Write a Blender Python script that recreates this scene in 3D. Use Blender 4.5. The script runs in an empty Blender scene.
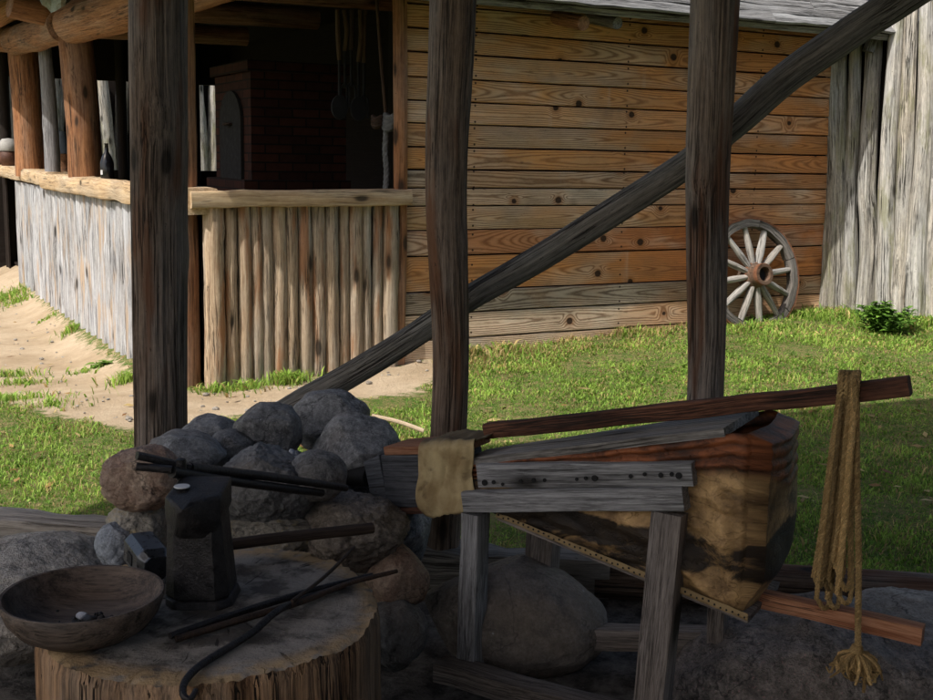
import bpy, bmesh, math, random
import numpy as np
from mathutils import Vector, noise as mn
from math import sin, cos, pi, radians, sqrt, tan, atan2

SC = bpy.context.scene
COL = SC.collection
R = random.Random(7)
V = Vector

# ------------------------------------------------------------------ camera constants and surveying helpers
F, PITCH, ROLL, CAMZ = 1160.0, radians(9.45), radians(1.0), 1.5
EYE = V((0, 0, CAMZ))
def ray(px, py):
    x, y = px - 466.5, 350 - py
    c, s = cos(ROLL), sin(ROLL)
    x, y = c*x - s*y, s*x + c*y
    u, v = x/F, y/F
    return V((u, cos(PITCH) + v*sin(PITCH), -sin(PITCH) + v*cos(PITCH)))
def on_z(px, py, z=0.0):
    d = ray(px, py); return EYE + d*((z - CAMZ)/d.z)
def on_y(px, py, Y):
    d = ray(px, py); return EYE + d*(Y/d.y)
def on_plane(px, py, p0, n):
    d = ray(px, py); return EYE + d*((p0 - EYE).dot(n)/d.dot(n))

def sstep(a, b, x):
    t = min(1.0, max(0.0, (x - a)/(b - a))); return t*t*(3 - 2*t)

# hut frame: s along its front, t back into its depth
HA = V((-1.68, 7.34, 0)); TH = radians(28)
HD = V((cos(TH), sin(TH), 0)); HK = V((-sin(TH), cos(TH), 0)); HN = -HK
UP = V((0, 0, 1))
def hut(s, t, z): return HA + HD*s + HK*t + UP*z
def hut_front(px, py, t=0.0):
    p = on_plane(px, py, HA + HK*t, HN); return (p - HA).dot(HD), p.z
def hut_side(px, py, s=0.0):
    p = on_plane(px, py, HA + HD*s, HD); return (p - HA).dot(HK), p.z

def ground_z(x, y):
    p = V((x, y, 0)) - HA
    s, t = p.dot(HD), p.dot(HK)
    z = sstep(5.2, 8.2, y)*0.052*min(max(s + .2, 0), 7)
    w = 1 - sstep(-0.5, 0.35, s)
    z -= w*0.33*(1 - math.exp(-max(t, 0)/1.6))
    return z
def on_ground(px, py):
    z = 0.0
    for _ in range(6):
        p = on_z(px, py, z); z = ground_z(p.x, p.y)
    return V((p.x, p.y, z))

# ------------------------------------------------------------------ material node helper
class S:
    def __init__(s, nt, sock): s.nt, s.k = nt, sock
    def _m(s, op, *o, clamp=False):
        n = s.nt.nodes.new('ShaderNodeMath'); n.operation = op; n.use_clamp = clamp
        s.nt.links.new(s.k, n.inputs[0])
        for i, v in enumerate(o, 1):
            if isinstance(v, S): s.nt.links.new(v.k, n.inputs[i])
            else: n.inputs[i].default_value = v
        return S(s.nt, n.outputs[0])
    def __add__(s, o): return s._m('ADD', o)
    def __sub__(s, o): return s._m('SUBTRACT', o)
    def __mul__(s, o): return s._m('MULTIPLY', o)
    def __truediv__(s, o): return s._m('DIVIDE', o)
    def __pow__(s, o): return s._m('POWER', o)
    def sin(s): return s._m('SINE')
    def sqrt(s): return s._m('SQRT')
    def abs(s): return s._m('ABSOLUTE')
    def inv(s): return (s*-1.0) + 1.0
    def atan2(s, o): return s._m('ARCTAN2', o)
    def gt(s, v): return s._m('GREATER_THAN', v)
    def mn(s, v): return s._m('MINIMUM', v)
    def mx(s, v): return s._m('MAXIMUM', v)
    def step(s, a, b):
        n = s.nt.nodes.new('ShaderNodeMapRange'); n.interpolation_type = 'SMOOTHSTEP'
        s.nt.links.new(s.k, n.inputs[0]); n.inputs[1].default_value = a; n.inputs[2].default_value = b
        return S(s.nt, n.outputs[0])
    def lin(s, a, b, c=0.0, d=1.0):
        n = s.nt.nodes.new('ShaderNodeMapRange'); s.nt.links.new(s.k, n.inputs[0])
        for i, v in enumerate((a, b, c, d), 1): n.inputs[i].default_value = v
        return S(s.nt, n.outputs[0])

class Mat:
    def __init__(self, name, rough=0.8, spec=0.3):
        m = self.m = bpy.data.materials.new(name); m.use_nodes = True
        nt = self.nt = m.node_tree; nt.nodes.clear()
        self.out = nt.nodes.new('ShaderNodeOutputMaterial')
        self.b = nt.nodes.new('ShaderNodeBsdfPrincipled')
        self.b.inputs['Roughness'].default_value = rough
        self.b.inputs['Specular IOR Level'].default_value = spec
        nt.links.new(self.b.outputs[0], self.out.inputs[0])
    def attr(self, name):
        n = self.nt.nodes.new('ShaderNodeAttribute'); n.attribute_name = name
        return S(self.nt, n.outputs['Vector'])
    def attrf(self, name):
        n = self.nt.nodes.new('ShaderNodeAttribute'); n.attribute_name = name
        return S(self.nt, n.outputs['Fac'])
    def pos(self):
        return S(self.nt, self.nt.nodes.new('ShaderNodeNewGeometry').outputs['Position'])
    def objc(self):
        return S(self.nt, self.nt.nodes.new('ShaderNodeTexCoord').outputs['Object'])
    def xyz(self, v):
        n = self.nt.nodes.new('ShaderNodeSeparateXYZ'); self.nt.links.new(v.k, n.inputs[0])
        return [S(self.nt, n.outputs[i]) for i in range(3)]
    def vec(self, *c):
        n = self.nt.nodes.new('ShaderNodeCombineXYZ')
        for i, v in enumerate(c):
            if isinstance(v, S): self.nt.links.new(v.k, n.inputs[i])
            else: n.inputs[i].default_value = v
        return S(self.nt, n.outputs[0])
    def scl(self, v, sc):
        n = self.nt.nodes.new('ShaderNodeVectorMath'); n.operation = 'MULTIPLY'
        self.nt.links.new(v.k, n.inputs[0]); n.inputs[1].default_value = sc
        return S(self.nt, n.outputs[0])
    def vadd(self, v, o):
        n = self.nt.nodes.new('ShaderNodeVectorMath'); n.operation = 'ADD'
        self.nt.links.new(v.k, n.inputs[0]); self.nt.links.new(o.k, n.inputs[1])
        return S(self.nt, n.outputs[0])
    def nz(self, v, scale=1.0, detail=4.0, rough=0.55, dist=0.0):
        n = self.nt.nodes.new('ShaderNodeTexNoise'); self.nt.links.new(v.k, n.inputs['Vector'])
        n.inputs['Scale'].default_value = scale; n.inputs['Detail'].default_value = detail
        n.inputs['Roughness'].default_value = rough; n.inputs['Distortion'].default_value = dist
        return S(self.nt, n.outputs['Fac'])
    def vor(self, v, scale=1.0, feature='F1', rnd=1.0, dim='3D'):
        n = self.nt.nodes.new('ShaderNodeTexVoronoi'); n.feature = feature; n.voronoi_dimensions = dim
        self.nt.links.new(v.k, n.inputs['Vector']); n.inputs['Scale'].default_value = scale
        n.inputs['Randomness'].default_value = rnd
        c = None
        if feature == 'F1':
            sp = self.nt.nodes.new('ShaderNodeSeparateColor'); self.nt.links.new(n.outputs['Color'], sp.inputs[0])
            c = S(self.nt, sp.outputs[0])
        return S(self.nt, n.outputs['Distance']), c
    def mix(self, f, a, b, mode='MIX'):
        n = self.nt.nodes.new('ShaderNodeMix'); n.data_type = 'RGBA'; n.blend_type = mode; n.clamp_factor = True
        for i, v in ((0, f), (6, a), (7, b)):
            if isinstance(v, S): self.nt.links.new(v.k, n.inputs[i])
            elif i == 0: n.inputs[0].default_value = v
            else: n.inputs[i].default_value = (*v, 1)
        return S(self.nt, n.outputs[2])
    def gain(self, c, f):
        n = self.nt.nodes.new('ShaderNodeVectorMath'); n.operation = 'SCALE'
        self.nt.links.new(c.k, n.inputs[0])
        if isinstance(f, S): self.nt.links.new(f.k, n.inputs[3])
        else: n.inputs[3].default_value = f
        return S(self.nt, n.outputs[0])
    def done(self, col=None, height=None, strength=0.4, dist=0.01, rough=None, metal=None):
        if col is not None:
            if isinstance(col, S): self.nt.links.new(col.k, self.b.inputs['Base Color'])
            else: self.b.inputs['Base Color'].default_value = (*col, 1)
        if isinstance(rough, S): self.nt.links.new(rough.k, self.b.inputs['Roughness'])
        if metal is not None: self.b.inputs['Metallic'].default_value = metal
        if height is not None:
            bp = self.nt.nodes.new('ShaderNodeBump'); bp.inputs['Strength'].default_value = strength
            bp.inputs['Distance'].default_value = dist
            self.nt.links.new(height.k, bp.inputs['Height']); self.nt.links.new(bp.outputs[0], self.b.inputs['Normal'])
        return self.m

def wood(name, dark, light, grey=None, crack=(.02, .016, .012), along=2.2, across=70, knots=.5, tint=.5, bump=.5, rough=.82,
         greyamt=.6, crackamt=.8, moss=None, red=None, spec=.25, soot=0.0, knotscale=(2.6, 7, 7)):
    """weathered timber: 'g' = point in the piece's own frame, first axis along the grain"""
    m = Mat(name, rough, spec)
    g = m.attr('g'); t = m.attr('tint'); tr, ta, tb = m.xyz(t)
    warp = m.nz(m.scl(g, (1.3, 5, 5)), 1, 2)
    wv = m.vec(warp*0.0, warp*.05, warp*.04)
    gw = m.vadd(g, wv)
    n1 = m.nz(m.scl(gw, (along, across, across)), 1, 5, .7)
    n0 = m.nz(m.scl(gw, (along*2.2, across*5, across*5)), 1, 3, .7)
    np_ = m.nz(m.scl(g, (20, across*1.1, across*1.1)), 1, 4, .75)
    n2 = m.nz(m.scl(g, (1.1, 6, 6)), 1, 4, .6)
    n3 = m.nz(m.scl(gw, (.9, across*.95, across*.95)), 1, 4, .55)
    cr = ((n3 - .5).abs().step(.006, .034).inv())*m.nz(m.scl(g, (1.6, 8, 8)), 1, 3).step(.46, .60)
    cr = cr.mx(n3.step(.66, .70))
    pit = np_.step(.66, .71)*.85
    f = (n1*.5 + n0*.32 + np_*.18).lin(.41, .59)
    c = m.mix(f, dark, light)
    if grey is not None:
        gf = (n2.step(.38, .66)*greyamt*1.2 + ta*greyamt - greyamt*.35)
        c = m.mix(gf, c, m.gain(m.mix(f, [v*.45 for v in grey], grey), 1.0))
    if red is not None:
        c = m.mix(m.nz(m.scl(g, (1.5, 9, 9)), 1, 3).step(.52, .68)*.8, c, red)
    if moss is not None:
        mo = m.nz(m.scl(g, (2.2, 8, 8)), 1, 5, .7).step(.5, .66)
        c = m.mix(mo*.6, c, moss)
    h = n1*.6 + n0*.4 - cr*1.8 - pit*.8
    c = m.mix((cr.mx(pit))*crackamt, c, crack)
    if knots:
        d, vc = m.vor(m.scl(gw, knotscale), 1.0)
        kn = d.step(.10, .20).inv()*vc.gt(1 - knots)
        ring = d.step(.16, .34).inv()*vc.gt(1 - knots)
        c = m.mix(ring*.35, c, [v*.7 for v in dark])
        c = m.mix(kn*.85, c, crack)
        h = h - kn*.5 + ring*.35
    if soot:
        c = m.mix(m.nz(m.scl(g, (3, 10, 10)), 1, 4).step(.40, .62)*soot, c, (.012, .011, .011))
    c = m.gain(c, tr*tint + (1 - tint*.5))
    return m.done(c, h, bump, .008)

def pine(name):
    """sawn pine boards: rings of a log cut lengthways, knots, greyed with age"""
    m = Mat(name, .8, .25)
    g = m.attr('g'); t = m.attr('tint'); tr, ta, tb = m.xyz(t)
    u, v, w = m.xyz(g)
    nd = m.nz(m.vec(u*.40, tr*97.0, 3.0), 1, 1, .5)
    kd, kc = m.vor(m.vec(u*3.1 + (m.nz(m.vec(u*20, v*20, 0), 1, 2) - .5)*.05, v*3.4 + tr*9.0, 0), 1.0, dim='2D')
    kp = kc.gt(.66)
    knear = kd.step(.04, .30).inv()*kp
    depth = (nd - .47)*.42 + knear*.035
    vv = v + (m.nz(m.vec(u*.5, tr*51.0, 0), 1, 1) - .5)*.14
    r = (vv*vv + depth*depth).sqrt()
    wob = m.nz(m.vec(u*9, v*34, tr*40.0), 1, 4, .65)
    rr_ = r*500.0 + wob*4.6
    rings = (rr_.sin()*.5 + .5)**2.0
    fine = m.nz(m.vec(u*7, v*260, tr*40.0), 1, 4, .7)
    blot = m.nz(m.vec(u*2.2, v*6, tr*23.0), 1, 5, .65)
    bl2 = m.nz(m.vec(u*1.1, v*2.5, tr*71.0), 1, 3, .6)
    dirt = m.nz(m.vec(u*9, v*26, tr*11.0), 1, 5, .75)
    base = m.mix(rings*.72, (.60, .35, .16), (.22, .095, .036))
    base = m.mix(blot.step(.40, .62)*.65, base, m.mix(rings*.7, (.50, .22, .055), (.20, .075, .02)))
    base = m.mix(tb, base, m.mix(rings*.6, (.46, .165, .05), (.15, .045, .015)))
    gcol = m.mix(rings*.9, (.58, .48, .37), (.17, .12, .08))
    c = m.mix(ta*1.0 + bl2.step(.46, .66)*.5 - .12, base, gcol)
    c = m.gain(c, fine*.8 + .60)
    c = m.gain(c, blot*1.15 + .28); c = m.gain(c, tr*.5 + .78)
    c = m.mix(dirt.step(.60, .72)*.6, c, (.07, .04, .022))
    kn = (kd + (kc*-.12) + .09).step(.045, .075).inv()*kp
    halo = kd.step(.07, .22).inv()*kp
    c = m.mix(halo*.55, c, (.24, .085, .022))
    c = m.mix(kn*.92, c, (.018, .010, .006))
    stain = m.nz(m.vec(u*2.2, v*2.0, 5.0), 1, 3).step(.60, .70)
    c = m.mix(stain*.45, c, (.06, .05, .052))
    s_ = u - tr*40.0; fr = (((s_/1.28)._m('FRACT') - .5).abs()*1.28); nd_ = (fr*fr + ((v.abs() - .055)*(v.abs() - .055))).sqrt()
    c = m.mix(nd_.step(.006, .010).inv()*.9, c, (.02, .012, .01))
    c = m.mix((fr.step(.004, .014).inv())*v.step(.06, -.02)*.0, c, (.05, .03, .02))
    lightstreak = m.nz(m.vec(u*3.2, v*.3, 2.0), 1, 4, .7).step(.60, .72)
    c = m.mix(lightstreak*.22, c, (.60, .55, .47))
    return m.done(c, rings*.35 + fine*.4 - kn*.6, .45, .005)

def stone(name, a, b, spots=None, soot=0.0, scale=1.0, bump=.30, lichen=None, rough=.62):
    m = Mat(name, rough, .45)
    g = m.attr('g')
    n1 = m.nz(g, 10*scale, 6, .7)
    n2 = m.nz(g, 42*scale, 5, .75)
    n3 = m.nz(g, 170*scale, 3, .75)
    d, _ = m.vor(g, 60*scale)
    c = m.mix((n1*.7 + n2*.5 - .1).lin(.35, .72), a, b)
    c = m.gain(c, (n2*.8 + n3*.7).lin(.52, .98, .5, 1.45))
    if spots is not None:
        c = m.mix(n3.step(.60, .68)*.7, c, spots)
    if lichen is not None:
        c = m.mix(m.nz(g, 14*scale, 7, .75).step(.52, .62)*.8, c, lichen)
    wr = m.nz(g, 4.5*scale, 5, .6, .4); ck = (wr - .5).abs().step(.0, .012)
    c = m.gain(c, ck*.6 + .4)
    c = m.mix(m.nz(g, 3*scale, 3).step(.5, .68)*.4, c, (.22, .17, .125))
    if soot:
        c = m.mix(m.nz(g, 5*scale, 5, .6).step(.34, .62)*soot, c, (.012, .012, .013))
    fl, fc = m.vor(g, 26*scale)
    c = m.mix((fl.step(.02, .10).inv())*fc.gt(.86)*.6, c, (.45, .45, .46))
    return m.done(c, n1*.6 + n2*.6 + n3*.35 + d*.2, min(1, bump*1.4), .03)

def plain(name, a, b, scale=20, rough=.7, metal=0.0, bump=.2, spec=.4, use='g', detail=5):
    m = Mat(name, rough, spec)
    g = m.attr('g') if use == 'g' else m.objc()
    n = m.nz(g, scale, detail, .65); n2 = m.nz(g, scale*5, 4, .65)
    c = m.mix((n*.65 + n2*.35).lin(.35, .65), a, b)
    return m.done(c, n*.5 + n2*.5, bump, .006, rough=(n.lin(.3, .7, max(.05, rough - .12), min(1, rough + .15))), metal=metal)

MT = {}
MT['post'] = wood('weathered_post_timber', (.028, .018, .013), (.28, .20, .145), grey=(.36, .325, .30), greyamt=.38, red=(.15, .062, .028), knots=.25, bump=1.0, along=1.6, across=60, knotscale=(3.5, 9, 9))
MT['brace'] = wood('weathered_brace_timber', (.028, .024, .019), (.28, .24, .20), grey=(.34, .33, .30), greyamt=.5, knots=.25, bump=1.0, along=1.8, across=60)
MT['nozzlewood'] = wood('black_stained_wood', (.02, .02, .022), (.125, .125, .135), grey=(.16, .165, .18), greyamt=.4, knots=0, bump=.7, across=90, along=3)
MT['sill'] = wood('sill_timber', (.10, .085, .07), (.30, .265, .225), grey=(.33, .315, .29), greyamt=.5, knots=.2, bump=.7)
MT['pine'] = pine('sawn_pine_boards')
MT['counterlog'] = wood('peeled_log', (.20, .135, .085), (.47, .36, .25), grey=(.46, .41, .34), greyamt=.6, red=(.27, .115, .045), knots=.55, bump=.6, along=1.6, across=60, tint=.5)
MT['palelog'] = wood('pale_grey_log', (.20, .19, .185), (.54, .54, .555), grey=(.54, .55, .58), greyamt=.7, red=(.42, .31, .21), knots=.5, bump=.8, along=1.5, across=60, tint=.4)  # paler and greyer than the front logs
MT['rail'] = wood('counter_rail_timber', (.33, .21, .11), (.58, .43, .26), grey=(.52, .46, .37), greyamt=.4, knots=.45, bump=.5, along=1.5, across=52)
MT['orangelog'] = wood('orange_pine_log', (.16, .062, .026), (.40, .19, .085), grey=(.42, .36, .31), greyamt=.25, knots=.5, bump=.5, along=1.2, across=48)
MT['darklog'] = wood('dark_interior_timber', (.03, .018, .012), (.09, .055, .035), knots=.2, bump=.5)
MT['greylog'] = wood('grey_slim_post', (.13, .125, .13), (.33, .325, .34), knots=.4, bump=.5)
MT['palisade'] = wood('lichened_palisade_log', (.085, .072, .055), (.54, .49, .41), grey=(.52, .51, .485), greyamt=.7, moss=(.20, .20, .10), knots=.35, bump=1.0, along=1.6, across=52, tint=.6)
MT['roof'] = wood('silvered_roof_board', (.075, .073, .071), (.31, .305, .30), grey=(.31, .315, .315), greyamt=.5, knots=.25, bump=.8)
MT['trestle'] = wood('grey_sawn_board', (.08, .074, .073), (.44, .425, .42), grey=(.47, .46, .46), greyamt=.5, knots=.25, bump=.7, across=150, along=5)
MT['leg'] = wood('brown_grey_sawn_leg', (.07, .054, .045), (.33, .275, .235), grey=(.33, .30, .285), greyamt=.3, knots=.2, bump=.6, across=150, along=5)
MT['topboard'] = wood('grey_plank', (.10, .088, .076), (.40, .365, .325), grey=(.42, .40, .38), greyamt=.5, knots=.3, bump=.5, across=50)
MT['redpole'] = wood('reddish_pole', (.045, .016, .009), (.22, .095, .055), knots=.3, bump=.6, across=60, along=2.5, soot=.5)
MT['handle'] = wood('orange_ash_handle', (.23, .085, .04), (.46, .23, .13), knots=0, bump=.3, across=80, along=3)
MT['tooldark'] = wood('dark_tool_handle', (.02, .013, .010), (.075, .05, .036), knots=.1, bump=.4, across=90)
MT['toolpale'] = wood('pale_tool_handle', (.06, .036, .018), (.12, .078, .04), knots=0, bump=.3, across=90)
MT['bowl'] = wood('dark_turned_wood', (.035, .024, .018), (.15, .105, .078), grey=(.17, .145, .13), greyamt=.5, knots=.15, bump=.4, across=50, along=3, rough=.6)
MT['iron'] = plain('forged_iron', (.012, .011, .012), (.055, .050, .050), 40, .42, .6, .8)
MT['rustiron'] = plain('rust_brown_iron', (.014, .011, .010), (.085, .050, .032), 45, .55, .45, .9)
MT['barerust'] = plain('orange_rust', (.11, .042, .02), (.26, .115, .06), 30, .8, .0, .4)
MT['polished'] = plain('worn_steel', (.05, .052, .058), (.12, .125, .135), 40, .32, .8, .15)
MT['black'] = plain('dull_black', (.006, .006, .006), (.014, .013, .013), 20, .8, 0, .2)  # plain black, also for discs that paint the dark inside holes
MT['coal'] = plain('charcoal', (.008, .008, .009), (.03, .03, .032), 60, .55, 0, .6)
MT['ash'] = plain('pale_ash', (.30, .32, .36), (.62, .64, .68), 60, .9, 0, .5)
MT['white'] = plain('pale_disc', (.55, .56, .58), (.72, .73, .75), 30, .5, .0, .1)
MT['leather_y'] = plain('tan_hide', (.20, .13, .055), (.34, .24, .115), 14, .75, 0, .4)
MT['interior'] = wood('near_black_wood', (.008, .005, .004), (.022, .014, .010), knots=.1, bump=.4)  # near black, so linings and backings read as deep shade
# ---- hand written ones
def m_hide():
    m = Mat('yellow_hide', .78, .3); g = m.attr('g'); u, v, w = m.xyz(g)
    n = m.nz(g, 9, 5, .6); n2 = m.nz(g, 120, 4, .7); st = m.nz(m.scl(g, (30, 3, 3)), 1, 4, .6)
    c = m.mix(n.step(.36, .68), (.50, .385, .20), (.30, .205, .095))
    c = m.mix((v.step(.02, -.03))*.75, c, (.075, .052, .032))      # darker where it turns over the top
    c = m.mix(m.nz(g, 16, 5).step(.56, .68)*.55, c, (.11, .07, .035))
    c = m.gain(c, st*.5 + n2*.25 + .62)
    return m.done(c, n*.5 + n2*.3 + st*.4, .4, .006)
MT['hide'] = m_hide()
def m_bag():
    m = Mat('bellows_leather', .56, .35); g = m.attr('g'); t = m.attr('tint'); red, fold, blk = m.xyz(t)
    n = m.nz(g, 14, 8, .7); n2 = m.nz(g, 120, 4, .75); n3 = m.nz(m.scl(g, (9, 13, 9)), 1, 8, .72, .8)
    tan_ = m.mix(n.step(.35, .66), (.70, .44, .195), (.26, .15, .065))
    redc = m.mix(n3.step(.36, .66), (.36, .115, .040), (.065, .026, .014))
    c = m.mix(red, tan_, redc)
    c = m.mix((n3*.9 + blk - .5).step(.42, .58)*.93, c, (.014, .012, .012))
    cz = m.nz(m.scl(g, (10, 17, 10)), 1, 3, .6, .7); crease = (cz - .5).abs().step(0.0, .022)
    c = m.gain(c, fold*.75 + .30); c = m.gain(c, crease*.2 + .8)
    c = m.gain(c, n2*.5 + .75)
    c = m.mix(n2.step(.66, .72)*m.nz(g, 7, 2).step(.5, .6)*.5, c, (.42, .38, .30))
    return m.done(c, n*.4 + n2*.3 + n3*.6 + crease*.18, .7, .012)
MT['bag'] = m_bag()
def m_rope(name, a, b, pitch):
    m = Mat(name, .85, .2); g = m.attr('g'); u, y, z = m.xyz(g)
    th = y.atan2(z)
    w = m.nz(m.scl(g, (220, 500, 500)), 1, 3, .7).step(.3, .6)
    f = m.nz(m.scl(g, (160, 160, 160)), 1, 4, .7); n = m.nz(m.scl(g, (12, 4, 4)), 1, 3)
    c = m.mix(w, [v*.45 for v in a], m.mix(n.step(.35, .65), a, b))
    c = m.gain(c, f*.8 + .6); tt = m.xyz(m.attr('tint'))[0]; c = m.gain(c, tt*1.3 + .35)
    return m.done(c, w*.8 + f*.4, .9, .004)
MT['rope'] = m_rope('manila_rope', (.66, .45, .20), (.46, .29, .115), .022)
MT['greyrope'] = m_rope('grey_rope', (.34, .35, .35), (.22, .22, .22), .05)
def m_brick():
    m = Mat('oven_brick', .85, .2); g = m.attr('g')
    n = m.nt.nodes.new('ShaderNodeTexBrick'); m.nt.links.new(g.k, n.inputs['Vector'])
    n.inputs['Color1'].default_value = (.058, .020, .012, 1); n.inputs['Color2'].default_value = (.024, .010, .007, 1)
    n.inputs['Mortar'].default_value = (.010, .008, .007, 1); n.inputs['Scale'].default_value = 1
    n.inputs['Brick Width'].default_value = .24; n.inputs['Row Height'].default_value = .075; n.inputs['Mortar Size'].default_value = .007
    c = S(m.nt, n.outputs['Color']); f = S(m.nt, n.outputs['Fac'])
    c = m.gain(c, m.nz(g, 12, 5)*1.1 + .45)
    return m.done(c, f*-1.0 + m.nz(g, 60, 4)*.4, .6, .01)
MT['brick'] = m_brick()
def m_stumptop():
    m = Mat('stump_end_grain', .85, .2); g = m.attr('g'); x, y, z = m.xyz(g)
    wv = m.nz(g, 3, 3)
    r = (x*x + y*y).sqrt() + wv*.05
    rings = (r*520.0).sin()*.5 + .5
    th = y.atan2(x)
    rad = m.nz(m.vec(th*9.0 + wv*3.0, r*3.5, 0), 1, 5, .7)
    n = m.nz(g, 7, 6, .65); n2 = m.nz(g, 55, 5, .7)
    c = m.mix(rings*.05, (.29, .26, .23), (.17, .15, .13))
    c = m.mix(n.step(.44, .58)*.85, c, (.065, .056, .050))
    chk = (rad.step(.60, .62))*n.step(.30, .5)
    c = m.mix(chk*.8, c, (.014, .012, .011))
    c = m.mix(n2.step(.60, .72)*m.nz(g, 4, 3).step(.45, .6)*.9, c, (.012, .012, .012))
    c = m.mix(r.step(.325, .385)*.85*m.nz(g, 20, 3).step(.3, .55), c, (.46, .31, .16))  # tan ring paints a highlight onto the rim
    c = m.gain(c, n2*.6 + .65)
    return m.done(c, n2*.7 + n*.5 - chk*1.5 + rings*.03, .8, .01)
MT['stumptop'] = m_stumptop()
MT['stumpside'] = wood('stump_side_wood', (.060, .028, .013), (.40, .225, .11), grey=(.33, .27, .21), greyamt=.45, knots=.15, bump=1.0, along=1.2, across=48, crackamt=1.0, tint=.4, crack=(.010, .007, .005))
MT['rk_dark'] = stone('sooty_dark_stone', (.07, .069, .07), (.31, .305, .30), (.42, .34, .35), soot=.3)
MT['rk_grey'] = stone('grey_field_stone', (.10, .10, .104), (.42, .415, .41), (.36, .36, .37), soot=.22)
MT['rk_brown'] = stone('brown_field_stone', (.11, .088, .068), (.29, .245, .20), (.30, .27, .23), lichen=None)
MT['rk_red'] = stone('reddish_field_stone', (.20, .10, .065), (.40, .31, .235), (.34, .27, .2))
MT['rk_pale'] = stone('lichened_pale_stone', (.18, .165, .14), (.40, .36, .30), (.40, .38, .33), lichen=(.36, .28, .14))
MT['rk_blue'] = stone('bluish_pale_stone', (.16, .18, .21), (.34, .37, .42), (.46, .48, .5))
MT['rk_slab'] = stone('pale_flat_stone', (.26, .24, .21), (.50, .46, .41), (.42, .40, .36), scale=.6, bump=.8)  # pale stone with a coarser pattern
MT['rk_boul'] = stone('smooth_brown_boulder', (.095, .08, .066), (.235, .20, .17), (.2, .19, .18), scale=.7, bump=.35)
MT['rk_mound'] = stone('rough_ground_rock', (.10, .088, .08), (.36, .315, .285), (.46, .25, .25), scale=.8, bump=.9)

# ------------------------------------------------------------------ mesh building
class MB:
    def __init__(self): self.v, self.f, self.g, self.t = [], [], [], []
    def add(self, vs, fs, gs, tint=(.5, .5, .0)):
        o = len(self.v)
        self.v += [tuple(p) for p in vs]; self.f += [tuple(i + o for i in q) for q in fs]
        self.g += [tuple(p) for p in gs]
        if isinstance(tint, list): self.t += tint
        else: self.t += [tint]*len(vs)
    def build(self, name, mat, parent=None, smooth=38, origin=None):
        me = bpy.data.meshes.new(name)
        o = V(origin) if origin is not None else V((0, 0, 0))
        me.from_pydata([(p[0] - o.x, p[1] - o.y, p[2] - o.z) for p in self.v], [], self.f)
        a = me.attributes.new('g', 'FLOAT_VECTOR', 'POINT'); a.data.foreach_set('vector', np.array(self.g, dtype=np.float32).ravel())
        a = me.attributes.new('tint', 'FLOAT_VECTOR', 'POINT'); a.data.foreach_set('vector', np.array(self.t, dtype=np.float32).ravel())
        me.materials.append(mat)
        me.polygons.foreach_set('use_smooth', [True]*len(me.polygons))
        if smooth and smooth < 180: me.set_sharp_from_angle(angle=radians(smooth))
        me.update()
        ob = bpy.data.objects.new(name, me); COL.objects.link(ob)
        if parent is not None:
            ob.parent = parent
            pw, q = V((0, 0, 0)), parent
            while q is not None: pw = pw + q.location; q = q.parent
            ob.location = o - pw
        else: ob.location = o
        return ob

def tag(o, label=None, cat=None, group=None, kind=None):
    if label: o['label'] = label
    if cat: o['category'] = cat
    if group: o['group'] = group
    if kind: o['kind'] = kind
    return o
def thing(name, label, cat, loc=(0, 0, 0), group=None):
    o = bpy.data.objects.new(name, None); COL.objects.link(o); o.location = loc; o.empty_display_size = .1
    return tag(o, label, cat, group)

def frame_of(t, up=V((0, 0, 1))):
    t = t.normalized()
    if abs(t.dot(up)) > .98: up = V((0, 1, 0)) if abs(t.y) < .9 else V((1, 0, 0))
    x = up.cross(t).normalized(); y = t.cross(x).normalized()
    return x, y

def rtint(lo=.2, hi=.8): return (R.uniform(lo, hi), R.random(), 0.0)

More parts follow.
